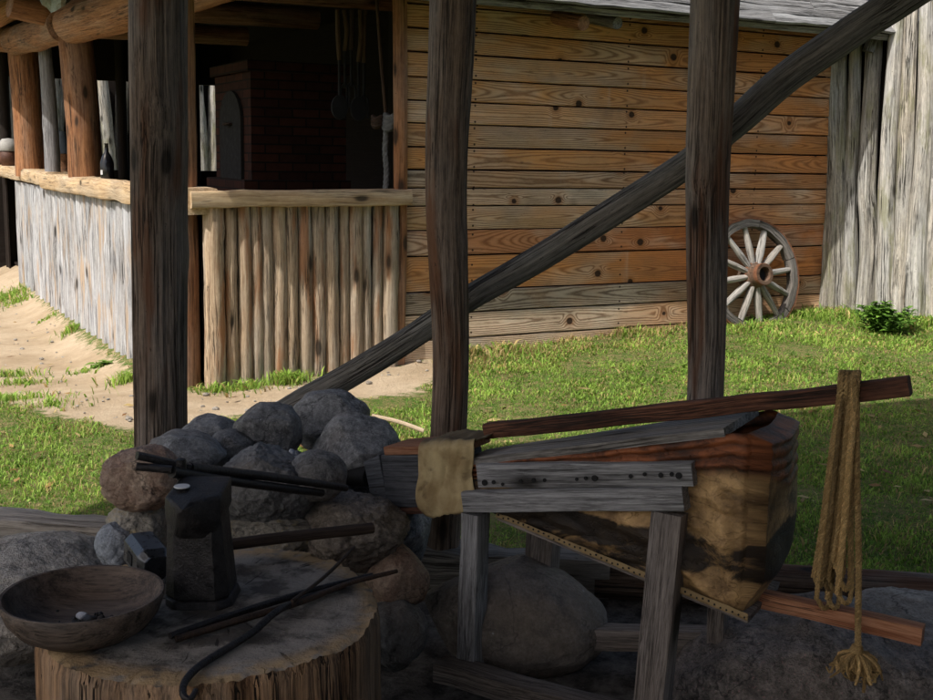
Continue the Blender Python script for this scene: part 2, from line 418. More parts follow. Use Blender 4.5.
def log(mb, pts, rad, seg=18, sub=8, wob=.06, knob=.0, tint=None, wfreq=3.0, ell=1.0, xdir=None, groove=0.0):
    """a rounded log through points; rad = number or list; wob = irregularity of the section; knob = swollen knots"""
    pts = [V(p) for p in pts]; n = len(pts)
    rad = [rad]*n if not isinstance(rad, (list, tuple)) else list(rad)
    P, Q = [], []
    for i in range(n - 1):
        p0, p1, p2, p3 = pts[max(i-1, 0)], pts[i], pts[i+1], pts[min(i+2, n-1)]
        for k in range(sub):
            t = k/sub
            P.append(.5*((2*p1) + (p2 - p0)*t + (2*p0 - 5*p1 + 4*p2 - p3)*t*t + (3*p1 - p0 - 3*p2 + p3)*t**3))
            Q.append(rad[i]*(1-t) + rad[i+1]*t)
    P.append(pts[-1]); Q.append(rad[-1])
    sd = R.uniform(0, 500); go = V((R.uniform(0, 60), R.uniform(-9, 9), R.uniform(-9, 9)))
    knobs = [(R.uniform(0.05, .95), R.uniform(0, 2*pi), R.uniform(.5, 1)) for _ in range(int(knob*10))]
    total = sum((P[i+1] - P[i]).length for i in range(len(P)-1)); acc = 0
    vs, gs, fs = [], [], []
    x, y = frame_of(P[1] - P[0])
    if xdir is not None: x = V(xdir)
    for i, p in enumerate(P):
        if i: acc += (p - P[i-1]).length
        t = (P[min(i+1, len(P)-1)] - P[max(i-1, 0)]).normalized()
        x = (x - t*x.dot(t)).normalized(); y = t.cross(x)
        for j in range(seg):
            a = 2*pi*j/seg; r = Q[i]
            w = mn.noise((cos(a)*1.3 + sd, sin(a)*1.3, acc*wfreq)) + .5*mn.noise((cos(a)*3 + sd, sin(a)*3, acc*wfreq*2.2))
            rr = r*(1 + wob*w)
            if groove:
                gn = abs(mn.noise((cos(a)*5 + sd, sin(a)*5, acc*.9 + 7))); gm = mn.noise((cos(a)*11, sin(a)*11 + sd, acc*1.5))
                rr -= r*groove*(1.6*max(0, .16 - gn)/.16*max(0, .4 + mn.noise((cos(a), sin(a), acc*1.3 + 30))*1.6) - .5*gm)
            for (ku, ka, kr) in knobs:
                du = (acc - ku*total)/(r*1.1); da = (a - ka + pi) % (2*pi) - pi
                rr += r*.13*kr*math.exp(-du*du*3.5 - da*da*3)
            cx, cy = rr*cos(a), rr*sin(a)*ell
            vs.append(p + x*cx + y*cy); gs.append((acc + go.x, cx + go.y, cy + go.z))
    m = len(P)
    for i in range(m-1):
        for j in range(seg):
            k = (j+1) % seg
            fs.append((i*seg + j, i*seg + k, (i+1)*seg + k, (i+1)*seg + j))
    fs.append(tuple(range(seg-1, -1, -1))); fs.append(tuple((m-1)*seg + j for j in range(seg)))
    mb.add(vs, fs, gs, tint or rtint())

def bar(mb, p0, p1, w, h, up=V((0, 0, 1)), rnd=.006, n=10, jit=.0015, tint=None, w1=None, h1=None, bow=0.0):
    """a squared timber: w across (side), h along up; softly rounded arrises and a little unevenness"""
    p0, p1 = V(p0), V(p1); t = (p1 - p0); L = t.length; t.normalize()
    x = up.cross(t).normalized() if abs(up.normalized().dot(t)) < .99 else V((1, 0, 0)); y = t.cross(x).normalized()
    w1 = w if w1 is None else w1; h1 = h if h1 is None else h1
    go = V((R.uniform(0, 60), R.uniform(-9, 9), R.uniform(-9, 9))); sd = R.uniform(0, 300)
    vs, gs, fs = [], [], []; K = 0
    for i in range(n+1):
        f = i/n; a, b = (w*(1-f) + w1*f)/2, (h*(1-f) + h1*f)/2
        r = min(rnd, a*.9, b*.9)
        sec = []
        for (sx, sy, a0) in ((1, 1, 0), (-1, 1, pi/2), (-1, -1, pi), (1, -1, 3*pi/2)):
            for q in range(3):
                an = a0 + q*pi/4
                sec.append((sx*(a - r) + r*cos(an), sy*(b - r) + r*sin(an)))
        K = len(sec)
        c = p0 + t*(L*f) + x*(bow*sin(pi*f))
        for (cx, cy) in sec:
            jx = jit*mn.noise((cx*9 + sd, cy*9, f*L*7))*1.5; jy = jit*mn.noise((cx*9, cy*9 + sd, f*L*7 + 40))*1.5
            vs.append(c + x*(cx + jx) + y*(cy + jy)); gs.append((f*L + go.x, cx + go.y, cy + go.z))
    for i in range(n):
        for j in range(K):
            k = (j+1) % K
            fs.append((i*K + j, i*K + k, (i+1)*K + k, (i+1)*K + j))
    fs.append(tuple(range(K-1, -1, -1))); fs.append(tuple(n*K + j for j in range(K)))
    mb.add(vs, fs, gs, tint or rtint())

def tube(mb, pts, r, seg=8, sub=6, tint=None, taper=None):
    log(mb, pts, taper or r, seg=seg, sub=sub, wob=0.0, tint=tint)

def lathe(mb, c, prof, seg=40, axis=V((0, 0, 1)), wob=0.0, tint=(.5, .5, 0), caps=True):
    c = V(c); ax = axis.normalized(); x, y = frame_of(ax); vs, gs, fs = [], [], []
    sd = R.uniform(0, 99)
    for (r, z) in prof:
        for j in range(seg):
            a = 2*pi*j/seg
            rr = r*(1 + wob*mn.noise((cos(a)*1.2 + sd, sin(a)*1.2, z*5)))
            vs.append(c + x*(rr*cos(a)) + y*(rr*sin(a)) + ax*z); gs.append((rr*cos(a) + sd, rr*sin(a), z))
    m = len(prof)
    for i in range(m-1):
        for j in range(seg):
            k = (j+1) % seg; fs.append((i*seg + j, i*seg + k, (i+1)*seg + k, (i+1)*seg + j))
    if caps and prof[0][0] > 1e-5: fs.append(tuple(range(seg-1, -1, -1)))
    if caps and prof[-1][0] > 1e-5: fs.append(tuple((m-1)*seg + j for j in range(seg)))
    mb.add(vs, fs, gs, tint)

def hull(mb, pts, tint=(.5, .5, 0), g0=None):
    bm = bmesh.new()
    for p in pts: bm.verts.new(V(p))
    bmesh.ops.convex_hull(bm, input=bm.verts)
    bmesh.ops.delete(bm, geom=[v for v in bm.verts if not v.link_faces], context='VERTS')
    bm.verts.index_update(); o = g0 or V((0, 0, 0))
    mb.add([v.co.copy() for v in bm.verts], [[v.index for v in f.verts] for f in bm.faces], [v.co - o for v in bm.verts], tint)
    bm.free()

ICO = {}
def ico(sub):
    if sub not in ICO:
        bm = bmesh.new(); bmesh.ops.create_icosphere(bm, subdivisions=sub, radius=1)
        bm.verts.index_update()
        ICO[sub] = ([v.co.copy() for v in bm.verts], [[v.index for v in f.verts] for f in bm.faces]); bm.free()
    return ICO[sub]
def rock_shape(mb, c, rad, seed, amp=.16, cuts=5, sub=5, rough=.02, rot=0.0, flat=.0, tilt=0.0, sq=1.0):
    rr = random.Random(seed); vs, fs = ico(sub); c = V(c)
    planes = []
    for _ in range(cuts):
        n = V((rr.gauss(0, 1), rr.gauss(0, 1), rr.gauss(0, .8))).normalized(); planes.append((n, rr.uniform(.74, .92)))
    out, gs = [], []; off = V((rr.uniform(0, 50), rr.uniform(0, 50), rr.uniform(0, 50)))
    ca, sa, ct, st = cos(rot), sin(rot), cos(tilt), sin(tilt)
    mr = max(rad)
    for p in vs:
        q = p.copy()
        if sq != 1.0: q = V([math.copysign(abs(k)**sq, k) for k in q])
        q = q*(1 + amp*mn.noise(p*1.1 + off) + amp*.45*mn.noise(p*2.6 + off))
        for (n, d) in planes:
            e = q.dot(n) - d
            if e > 0: q = q - n*(e*.80)
        q = q*(1 + rough*mn.noise(p*7 + off) + rough*.6*mn.noise(p*17 + off) + rough*.35*mn.noise(p*37 + off))
        x, y, z = q.x*rad[0], q.y*rad[1], q.z*rad[2]
        x, z = x*ct - z*st, x*st + z*ct
        x, y = x*ca - y*sa, x*sa + y*ca
        w = c + V((x, y, z)); out.append(w); gs.append(V((x, y, z)) + off)
    mb.add(out, fs, gs)

# ================================================================== SETTING
# ---------------- ground sheet
def axis_vals(lo, hi, step, far):
    a = list(np.arange(lo, hi + 1e-6, step)); d = step; x = hi
    while x < far: d *= 1.6; x += d; a.append(x)
    d = step; x = lo; b = []
    while x > -far: d *= 1.6; x -= d; b.append(x)
    return b[::-1] + a
SAND = [on_ground(*p) for p in [(-90, 250), (18, 262), (26, 296), (125, 378), (188, 396), (300, 384), (400, 368), (423, 360), (432, 372), (404, 392), (330, 400), (250, 412), (135, 425), (100, 419), (62, 411), (30, 404), (-20, 396), (-110, 380)]]
SANDXY = np.array([(p.x, p.y) for p in SAND])
def inside_dist(X, Y, poly):
    """signed distance (+ inside) of many points to a polygon"""
    n = len(poly); d = np.full(X.shape, 1e9); ins = np.zeros(X.shape, bool)
    for i in range(n):
        x0, y0 = poly[i]; x1, y1 = poly[(i+1) % n]
        ex, ey = x1-x0, y1-y0; t = np.clip(((X-x0)*ex + (Y-y0)*ey)/(ex*ex + ey*ey), 0, 1)
        d = np.minimum(d, np.hypot(X-x0-ex*t, Y-y0-ey*t))
        cond = ((y0 > Y) != (y1 > Y)) & (X < (x1-x0)*(Y-y0)/(y1-y0 + 1e-12) + x0)
        ins ^= cond
    return np.where(ins, d, -d)
# forge floor: everything on the near side of the sill
S0, S1 = on_z(0, 531, .07), on_z(933, 598, .07)
SDIR = (S1 - S0); SDIR.z = 0; SDIR.normalize(); SNOR = V((-SDIR.y, SDIR.x, 0))
FLOOR = np.array([tuple((S0 + SDIR*a + SNOR*b)[:2]) for a, b in ((-1.9, 0), (6, 0), (6, -9), (-1.9, -9))])
gx = axis_vals(-7.5, 7.0, .075, 400); gy = axis_vals(1.0, 14.0, .075, 400)
GX, GY = np.meshgrid(np.array(gx), np.array(gy))
dS = inside_dist(GX, GY, SANDXY); dF = inside_dist(GX, GY, FLOOR)
gv = []
for iy, y in enumerate(gy):
    for ix, x in enumerate(gx):
        z = ground_z(x, y)
        near = 1.0 if (-8 < x < 8 and 0 < y < 15) else 0.0
        if near:
            z += .018*mn.noise((x*1.7, y*1.7, 3)) + .008*mn.noise((x*5, y*5, 9))
            fl = max(0, min(1, dF[iy, ix]/.3))
            z += fl*(.012*mn.noise((x*9, y*9, 1)) + .008*mn.noise((x*22, y*22, 4)) - .02)
        gv.append((x, y, z))
nx, ny = len(gx), len(gy)
gf = [(j*nx + i, j*nx + i + 1, (j+1)*nx + i + 1, (j+1)*nx + i) for j in range(ny-1) for i in range(nx-1)]
mb = MB()
mb.add(gv, gf, gv, [(float(np.clip(a/.8 + .5, 0, 1)), float(np.clip(b/.3 + .5, 0, 1)), 0.0) for a, b in zip(dS.ravel(), dF.ravel())])
def m_ground():
    m = Mat('ground_earth', .95, .1); g = m.attr('g'); t = m.attr('tint'); sa, fl, _ = m.xyz(t)
    n = m.nz(g, 1.6, 6, .65); n2 = m.nz(g, 14, 6, .7); n3 = m.nz(g, 90, 5, .75)
    grass = m.gain(m.mix((n2*.5 + n3*.5).step(.42, .58), (.06, .12, .02), (.20, .16, .075)), n3*1.2 + .4)
    sand = m.mix(n.step(.35, .66), (.47, .375, .265), (.36, .275, .18))
    sand = m.gain(sand, n3*.6 + n2*.5 + .42)
    pb, pc = m.vor(g, 42)
    sand = m.mix(pb.step(.1, .22).inv()*pc.gt(.80)*.6, sand, (.22, .17, .12))
    earth = m.mix(n2.step(.33, .68), (.045, .041, .038), (.17, .155, .14))
    earth = m.gain(earth, n3*1.1 + .45)
    gb, gc = m.vor(g, 55)
    earth = m.mix(gb.step(.10, .26).inv()*gc.gt(.72)*.7, earth, (.16, .15, .145))
    c = m.mix((sa + (n2 - .5)*.55 + (n - .5)*.2).step(.33, .47), grass, sand)
    c = m.mix((fl + (n2 - .5)*.3).step(.4, .6), c, earth)
    return m.done(c, n2*.6 + n3*.6 + n*.4 - gb*.3, .6, .02)
tag(mb.build('ground', m_ground(), smooth=180), kind='structure')

# ---------------- grass: one scattered mass of blades
def make_grass():
    rs = np.random.RandomState(11)
    def region(x0, x1, y0, y1, dens):
        n = int((x1-x0)*(y1-y0)*dens); return rs.uniform(x0, x1, n), rs.uniform(y0, y1, n)
    sets = [region(-4.2, 5.2, 4.05, 6.0, 8000), region(-5.0, 6.0, 6.0, 8.4, 7500), region(-7.5, 7.5, 8.4, 11.8, 4500)]
    X = np.concatenate([s[0] for s in sets]); Y = np.concatenate([s[1] for s in sets])
    dS = inside_dist(X, Y, SANDXY); dF = inside_dist(X, Y, FLOOR)
    ps, pt = (X - HA.x)*HD.x + (Y - HA.y)*HD.y, (X - HA.x)*HK.x + (Y - HA.y)*HK.y
    nA = np.array([mn.noise((x*1.3, y*1.3, 0)) for x, y in zip(X, Y)])
    nB = np.array([mn.noise((x*4.5, y*4.5, 5)) for x, y in zip(X, Y)])
    # frame culling keeps the blade count down: a generous wedge around what can be seen
    keep = (np.abs(X) < .52*Y + .5) & (dF < -.10 + .06*nB)
    keep &= (dS < -.10 + .14*nB + .06*nA)
    keep &= ~((pt > .03) & (ps > -.06) & (ps < 5.4))
    keep &= (rs.rand(len(X)) < np.clip(.86 + .55*nB + .25*nA, .2, 1))
    X, Y, dS, dF, nA, nB, ps, pt = [a[keep] for a in (X, Y, dS, dF, nA, nB, ps, pt)]
    # tufts at the foot of the counter and along its side, where sand meets timber
    tx, ty, th = [], [], []
    def tuft(p, n, r, h):
        for _ in range(n):
            a, q = rs.uniform(0, 2*pi), abs(rs.normal(0, r)); tx.append(p.x + q*cos(a)); ty.append(p.y + q*sin(a)); th.append(h*rs.uniform(.5, 1.2))
    for (px, py, n, r, h) in [(8, 298, 700, .35, .09), (18, 302, 260, .2, .08), (48, 320, 80, .07, .06), (72, 332, 220, .08, .10), (128, 382, 260, .09, .12),
                           (215, 391, 160, .08, .07), (250, 388, 200, .10, .07), (285, 384, 320, .07, .13), (300, 381, 140, .07, .08), (620, 333, 300, .12, .10), (470, 356, 240, .14, .12), (505, 352, 220, .14, .10),
                           (8, 376, 200, .14, .07), (20, 385, 260, .16, .07), (10, 400, 380, .22, .07), (50, 405, 240, .14, .05), (86, 372, 100, .1, .05),
                           (735, 330, 260, .2, .06), (780, 330, 260, .2, .06), (812, 318, 260, .16, .09), (838, 318, 300, .2, .09), (915, 325, 200, .16, .10)]:
        tuft(on_ground(px, py), n, r, h)
    nt = len(tx); X = np.concatenate([X, tx]); Y = np.concatenate([Y, ty])
    dS = np.concatenate([dS, np.full(nt, -.5)]); nA = np.concatenate([nA, rs.uniform(-.3, .3, nt)]); nB = np.concatenate([nB, rs.uniform(-.2, .5, nt)])
    ps = (X - HA.x)*HD.x + (Y - HA.y)*HD.y; pt = (X - HA.x)*HK.x + (Y - HA.y)*HK.y
    ok = ~((pt > .0) & (ps > -.12) & (ps < 5.4)); X, Y, dS, nA, nB, ps, pt = [a[ok] for a in (X, Y, dS, nA, nB, ps, pt)]
    TH = np.concatenate([np.zeros(len(ok) - nt), th])[ok]
    N = len(X)
    Z = np.array([ground_z(x, y) for x, y in zip(X, Y)]) - .004
    H = rs.uniform(.012, .042, N)*rs.uniform(.6, 1.15, N)*(1 + .5*nA + .4*nB)
    H = np.where(rs.rand(N) < .05, H*1.9, H)
    H *= np.clip(.55 + np.abs(dS)*1.5, .55, 1)
    wall = np.clip(1 - (-pt)/.9, 0, 1)*(ps > 1.3)*(ps < 5.6); H *= 1 + .35*wall
    H = np.where(TH > 0, TH, H)
    W = rs.uniform(.0013, .0030, N)*(1 + np.clip((Y - 6)/6, 0, 1)*.9)
    broad = rs.rand(N) < .16; W = np.where(broad, W*3.0, W); H = np.where(broad & (TH == 0), H*.6, H); H = np.where(TH > .09, .09 + (H - .09)*.4, H)
    a = rs.uniform(0, 2*pi, N); b = rs.uniform(0, 2*pi, N); lean = rs.uniform(.25, 1.15, N)*H
    wx, wy = np.cos(a)*W, np.sin(a)*W; lx, ly = np.cos(b)*lean, np.sin(b)*lean
    vv = np.empty((N, 5, 3), np.float32)
    vv[:, 0] = np.stack([X - wx, Y - wy, Z], 1); vv[:, 1] = np.stack([X + wx, Y + wy, Z], 1)
    mx, my, mz = X + lx*.35, Y + ly*.35, Z + H*.62
    vv[:, 2] = np.stack([mx + wx*.8, my + wy*.8, mz], 1); vv[:, 3] = np.stack([mx - wx*.8, my - wy*.8, mz], 1)
    vv[:, 4] = np.stack([X + lx, Y + ly, Z + H*(1 - .25*lean/H)], 1)
    # colour
    g1, g2, dry = np.array([.125, .27, .030]), np.array([.38, .55, .10]), np.array([.55, .42, .18])
    f = np.clip(.5 + .55*nB + rs.normal(0, .28, N), 0, 1)[:, None]
    c = g1*(1-f) + g2*f
    dryp = np.clip(.09 + .40*np.clip(nA + .05, 0, 1) + .55*wall*(X < 1.9) + .25*np.clip(1 - np.abs(dS)/.5, 0, 1)*(TH == 0)*(Y > 5.6), 0, .85)
    isdry = (rs.rand(N) < dryp)[:, None]
    c = np.where(isdry, dry*rs.uniform(.6, 1.15, N)[:, None], c)
    c *= (rs.uniform(.7, 1.2, N)*(1 + .45*nA + .2*nB))[:, None]
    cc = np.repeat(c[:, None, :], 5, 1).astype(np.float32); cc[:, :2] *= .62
    me = bpy.data.meshes.new('grass')
    me.vertices.add(N*5); me.vertices.foreach_set('co', vv.ravel())
    base = (np.arange(N)*5)[:, None]
    loops = np.concatenate([base + np.array([0, 1, 2, 3]), base + np.array([3, 2, 4])], 1).ravel()
    me.loops.add(N*7); me.loops.foreach_set('vertex_index', loops.astype(np.int32))
    me.polygons.add(N*2)
    st = np.stack([np.arange(N)*7, np.arange(N)*7 + 4], 1).ravel()
    me.polygons.foreach_set('loop_start', st.astype(np.int32))
    me.update(calc_edges=True); me.validate()
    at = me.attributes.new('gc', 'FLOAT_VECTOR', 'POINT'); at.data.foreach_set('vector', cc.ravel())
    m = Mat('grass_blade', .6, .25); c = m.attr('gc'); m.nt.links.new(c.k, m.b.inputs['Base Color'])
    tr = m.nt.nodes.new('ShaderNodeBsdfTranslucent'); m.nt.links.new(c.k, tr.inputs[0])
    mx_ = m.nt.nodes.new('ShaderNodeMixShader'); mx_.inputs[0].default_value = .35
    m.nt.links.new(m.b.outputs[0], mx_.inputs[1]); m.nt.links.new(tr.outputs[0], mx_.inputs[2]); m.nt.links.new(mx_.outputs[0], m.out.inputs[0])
    me.materials.append(m.m)
    ob = bpy.data.objects.new('grass', me); COL.objects.link(ob)
    tag(ob, 'short green and straw-yellow grass on the yard around the path', 'grass', kind='stuff')
make_grass()
def litter():
    rs = random.Random(5); mb = MB()
    for k in range(420):
        px, py = rs.uniform(-10, 470), rs.uniform(285, 425); p = on_ground(px, py)
        d = inside_dist(np.array([p.x]), np.array([p.y]), SANDXY)[0]
        if d < .0 or (p - HA).dot(HK) > -.03 and (p - HA).dot(HD) > -.1: continue
        r = rs.choice([.006, .008, .010, .014, .02])*rs.uniform(.7, 1.2); rock_shape(mb, p + UP*(r*.25), [r, r*.8, r*.55], 900 + k, .3, 3, 2)
    tag(mb.build('pebbles', MT['rk_slab'], smooth=40), 'small pebbles strewn over the sandy path', 'pebbles', kind='stuff')
    mb = MB(); n = 0
    while n < 330:
        px, py = rs.uniform(-10, 940), rs.uniform(300, 520); p = on_ground(px, py); n += 1
        if p.y < 4.6 or ((p - HA).dot(HK) > -.03 and (p - HA).dot(HD) > -.1): continue
        a = rs.uniform(0, 6.28); L_ = rs.uniform(.02, .05); w = L_*.3; k = rs.uniform(.6, 1.2); z = .03 if rs.random() < .6 else .012
        d = V((cos(a), sin(a), rs.uniform(-.2, .2))); q = V((-sin(a), cos(a), rs.uniform(-.4, .4))); p = p + UP*z
        col = tuple(v*k for v in rs.choice([(.42, .27, .10), (.50, .38, .17), (.26, .14, .06)]))
        mb.add([p - d*L_, p + q*w, p + d*L_, p - q*w + UP*.004], [(0, 1, 2, 3)], [p]*4, col)
    tag(mb.build('leaf_litter', MT['leaf'], smooth=180), 'small dry fallen leaves scattered on the grass and path', 'leaf litter', kind='stuff')
def leaf_material():
    m = Mat('leaf_green', .5, .35); c = m.attr('tint')
    m.nt.links.new(c.k, m.b.inputs['Base Color'])
    tr = m.nt.nodes.new('ShaderNodeBsdfTranslucent'); m.nt.links.new(c.k, tr.inputs[0])
    mx_ = m.nt.nodes.new('ShaderNodeMixShader'); mx_.inputs[0].default_value = .3
    m.nt.links.new(m.b.outputs[0], mx_.inputs[1]); m.nt.links.new(tr.outputs[0], mx_.inputs[2]); m.nt.links.new(mx_.outputs[0], m.out.inputs[0])
    return m.m
MT['leaf'] = leaf_material(); litter()
def leaf(mb, p, d, up, L, w, col):
    d = d.normalized(); s = d.cross(up).normalized(); n = s.cross(d)
    pr = [(0, .05), (.25, .85), (.5, 1), (.75, .6), (1, .0)]
    vs = []
    for (t, k) in pr:
        q = p + d*(L*t) - n*(L*.22*t*t)
        vs += [q + s*(w*k) + n*(w*k*.3), q, q - s*(w*k) + n*(w*k*.3)]
    fs = []
    for i in range(4):
        for j in range(2): fs.append((i*3 + j, i*3 + j + 1, (i+1)*3 + j + 1, (i+1)*3 + j))
    mb.add(vs, fs, vs, col)
def leafy(name, label, base, n, rx, h, L, cols, stems=10):
    t = thing(name, label, 'plant', base)
    st, lf = MB(), MB()
    for k in range(stems):
        a = R.uniform(0, 2*pi); r = R.uniform(0, rx*.8)
        top = V((base.x + cos(a)*r, base.y + sin(a)*r*.8, base.z + h*R.uniform(.6, 1.0)*(1 - .35*r/rx)))
        b0 = V((base.x + cos(a)*r*.4, base.y + sin(a)*r*.3, base.z - .01))
        tube(st, [b0, (b0 + top)/2 + V((R.uniform(-.01, .01), 0, 0)), top], .003, 5, 3, tint=(.06, .12, .02))
        for q in range(n//stems):
            f = R.uniform(.2, 1.0); p = b0.lerp(top, f); aa = R.uniform(0, 2*pi)
            d = V((cos(aa), sin(aa), R.uniform(-.1, .5)))
            c = R.choice(cols); k2 = R.uniform(.7, 1.25)
            leaf(lf, p, d, UP, L*R.uniform(.6, 1.1), L*.3*R.uniform(.7, 1.1), tuple(v*k2 for v in c))
    st.build('stem', MT['leaf'], t); lf.build('foliage', MT['leaf'], t)
    return t
p = on_ground(884, 332)
leafy('nettle_bush', 'low leafy green bush at the foot of the palisade', p, 760, .34, .24, .075, [(.14, .29, .04), (.20, .37, .06), (.09, .19, .03)], 42)
p = on_ground(102, 366)
leafy('broadleaf_weed', 'flat broad-leaved weed on the sandy path beside the side of the counter', p, 26, .12, .05, .11, [(.16, .27, .05), (.12, .22, .04)], 5)

# ================================================================== HUT
H = thing('timber_hut', 'timber hut with pine plank wall, board roof and open-sided kitchen', 'hut', hut(0, 0, 0))
S_END = 5.28
# plank wall: board edges surveyed at the wall's left end
ys = [-46, -20, 3, 27, 51, 76.5, 99.7, 122.8, 146.3, 169.5, 188, 206, 230.5, 256.5, 292.5, 315, 341]
zs = [hut_front(402, y)[1] for y in ys] + [-.12]
mb = MB(); ages = {}
for i in range(len(zs) - 1):
    zt, zb = zs[i], zs[i+1]
    z = (zt + zb)/2; low = 1 - sstep(.2, .75, z)
    red = {12: .85, 13: .35, 9: .1, 3: .1}.get(i, R.uniform(0, .2))
    age = {10: .75, 11: .35, 14: .85, 15: .9, 16: .85, 9: .5, 7: .2, 6: .35}.get(i, R.uniform(.05, .35))
    t0 = R.random()
    s0 = 1.37; n = 40; gap = .009
    jit = R.uniform(-.004, .004)
    hh = zt - zb - gap - (.006 if i in (3, 8, 13) else 0)
    vs, gs, fs, ts = [], [], [], []
    for k in range(n+1):
        f = k/n; s = s0 + (S_END - s0)*f
        w1 = .0035*mn.noise((s*1.3, i*3.1, 0)); w2 = .0035*mn.noise((s*1.3, i*3.1 + 3.1, 0))
        sec = [(-.032, -hh/2 + w2), (-.026 - .004, -hh/2 + .001 + w2), (-.034 + jit, -hh/2 + .005 + w2), (-.030 + jit, hh/2 - .005 + w1), (-.026, hh/2 + w1), (0, hh/2 + w1), (0, -hh/2 + w2)]
        rr = min(1, max(0, red + .45*sstep(2.4, 3.9, s)*(1 if z > .55 else .35)))
        for (tt, zz) in sec:
            vs.append(hut(s, tt, z + zz)); gs.append((s + t0*40, zz, tt)); ts.append((t0, age*(1 - .55*sstep(2.6, 4, s)), rr))
    K = len(sec)
    for k in range(n):
        for j in range(K):
            q = (j+1) % K; fs.append((k*K + j, (k+1)*K + j, (k+1)*K + q, k*K + q))
    fs.append(tuple(range(K))); fs.append(tuple(n*K + j for j in range(K-1, -1, -1)))
    mb.add(vs, fs, gs, ts)
mb.build('plank_wall', MT['pine'], H, smooth=30)
mb = MB()   # dark lining behind the boards, end wall of the hut and back of the kitchen
def slab(mb, a, b, c, d, th, tint=None):
    a, b, c, d = map(V, (a, b, c, d)); n = (b - a).cross(d - a).normalized()*th
    vs = [a, b, c, d, a + n, b + n, c + n, d + n]
    o = R.uniform(0, 40); ux, uy = (b - a).normalized(), (d - a).normalized()
    gs = [((p - a).dot(ux) + o, (p - a).dot(uy) + o, 0) for p in vs]
    mb.add(vs, [(0, 3, 2, 1), (4, 5, 6, 7), (0, 1, 5, 4), (1, 2, 6, 5), (2, 3, 7, 6), (3, 0, 4, 7)], gs, tint or rtint())
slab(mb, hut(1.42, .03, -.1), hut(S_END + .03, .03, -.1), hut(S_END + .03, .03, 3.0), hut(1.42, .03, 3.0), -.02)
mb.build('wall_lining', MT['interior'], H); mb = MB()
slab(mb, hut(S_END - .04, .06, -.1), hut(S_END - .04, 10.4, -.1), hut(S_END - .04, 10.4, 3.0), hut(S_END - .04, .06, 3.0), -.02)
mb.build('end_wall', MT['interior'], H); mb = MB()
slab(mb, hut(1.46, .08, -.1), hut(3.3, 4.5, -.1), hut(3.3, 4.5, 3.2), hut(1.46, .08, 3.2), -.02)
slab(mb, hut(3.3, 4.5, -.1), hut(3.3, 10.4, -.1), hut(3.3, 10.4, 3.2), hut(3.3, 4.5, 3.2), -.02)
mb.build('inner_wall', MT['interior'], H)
# corner / jamb posts
mb = MB(); a, _ = hut_front(398, 100); log(mb, [hut(a, -.03, -.05), hut(a + .01, -.03, 1.3), hut(a - .01, -.02, 3.0)], .048, wob=.08); mb.build('door_post', MT['orangelog'], H)
mb = MB(); a, _ = hut_front(186, 250); log(mb, [hut(a, .10, -.1), hut(a, .10, 1.4), hut(a, .08, 3.0)], .105, wob=.06); mb.build('corner_post', MT['orangelog'], H)
# left-side posts standing on the counter
def side_post(px0, y0, px1, y1, wpx, mat, r1=1.0):
    t, z = hut_side(px0, y0); b = hut(0, t, z); Zd = b.y
    top = on_plane(px1, y1, HA + HD*0.02, HD); top2 = on_y(px1, y1, b.y - .02)
    mb = MB(); log(mb, [b - UP*.05, (b + top2)/2 + V((.01, 0, 0)), top2], [wpx/2*Zd/F, wpx/2*Zd/F*.97, wpx/2*Zd/F*.97*r1], wob=.05, knob=.3)
    mb.build('post', mat, H); return b, top2
b1, t1 = side_post(86, 180, 74, 22, 33, MT['orangelog'])
b2, t2 = side_post(31, 172, 21, 30, 29, MT['orangelog'])
b3, t3 = side_post(53, 172, 44, 40, 15, MT['greylog'], .8)
# wall plates and beams of the open kitchen
mb = MB(); log(mb, [on_y(15, 41, b2.y - .35), on_y(64, 26, b1.y - .1)], [.165, .15], wob=.04, knob=.2); mb.build('plate_log', MT['orangelog'], H)
mb = MB(); log(mb, [on_y(72, 24, b1.y - .35), on_y(140, 4, b1.y - 1.7), on_y(230, -24, b1.y - 2.7)], [.17, .18, .16], wob=.05, knob=.3); mb.build('plate_log', MT['orangelog'], H)
mb = MB(); log(mb, [on_y(-30, 36, b2.y + 1.4), on_y(14, 40, b2.y + .3)], [.16, .16], wob=.04); mb.build('plate_log', MT['orangelog'], H)
mb = MB(); log(mb, [on_y(-14, 20, b2.y - .8), on_y(40, -8, b2.y - 1.4)], [.14, .14], wob=.05); mb.build('rafter', MT['orangelog'], H)
mb = MB(); log(mb, [on_y(10, 3, b1.y - .2), on_y(70, 18, b1.y + .1)], [.13, .12], wob=.05); mb.build('rafter', MT['orangelog'], H)
for (t, z, r) in ((1.6, 2.72, .09), (3.4, 2.74, .1), (5.6, 2.75, .1)):
    mb = MB(); log(mb, [hut(.1, t, z), hut(2.05, t, z + .02)], r, wob=.05); mb.build('tie_beam', MT['orangelog'], H)
mb = MB(); log(mb, [hut(.25, .35, 2.62), hut(2.0, .42, 2.66)], .075, wob=.05); mb.build('tie_beam', MT['darklog'], H)
# back wall of the open kitchen: sill wall and lintel wall with the gap between
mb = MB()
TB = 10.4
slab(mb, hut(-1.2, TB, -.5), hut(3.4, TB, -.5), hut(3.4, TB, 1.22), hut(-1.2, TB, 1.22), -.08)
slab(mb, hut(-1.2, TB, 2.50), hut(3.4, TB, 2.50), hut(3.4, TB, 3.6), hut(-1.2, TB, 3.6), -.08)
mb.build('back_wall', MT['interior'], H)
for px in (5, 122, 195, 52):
    mb = MB(); p = on_plane(px, 120, hut(0, TB - .1, 0), HN); log(mb, [V((p.x, p.y, -.3)), V((p.x, p.y, 3.2))], .075 if px != 52 else .06, wob=.04); mb.build('post', MT['interior'], H)
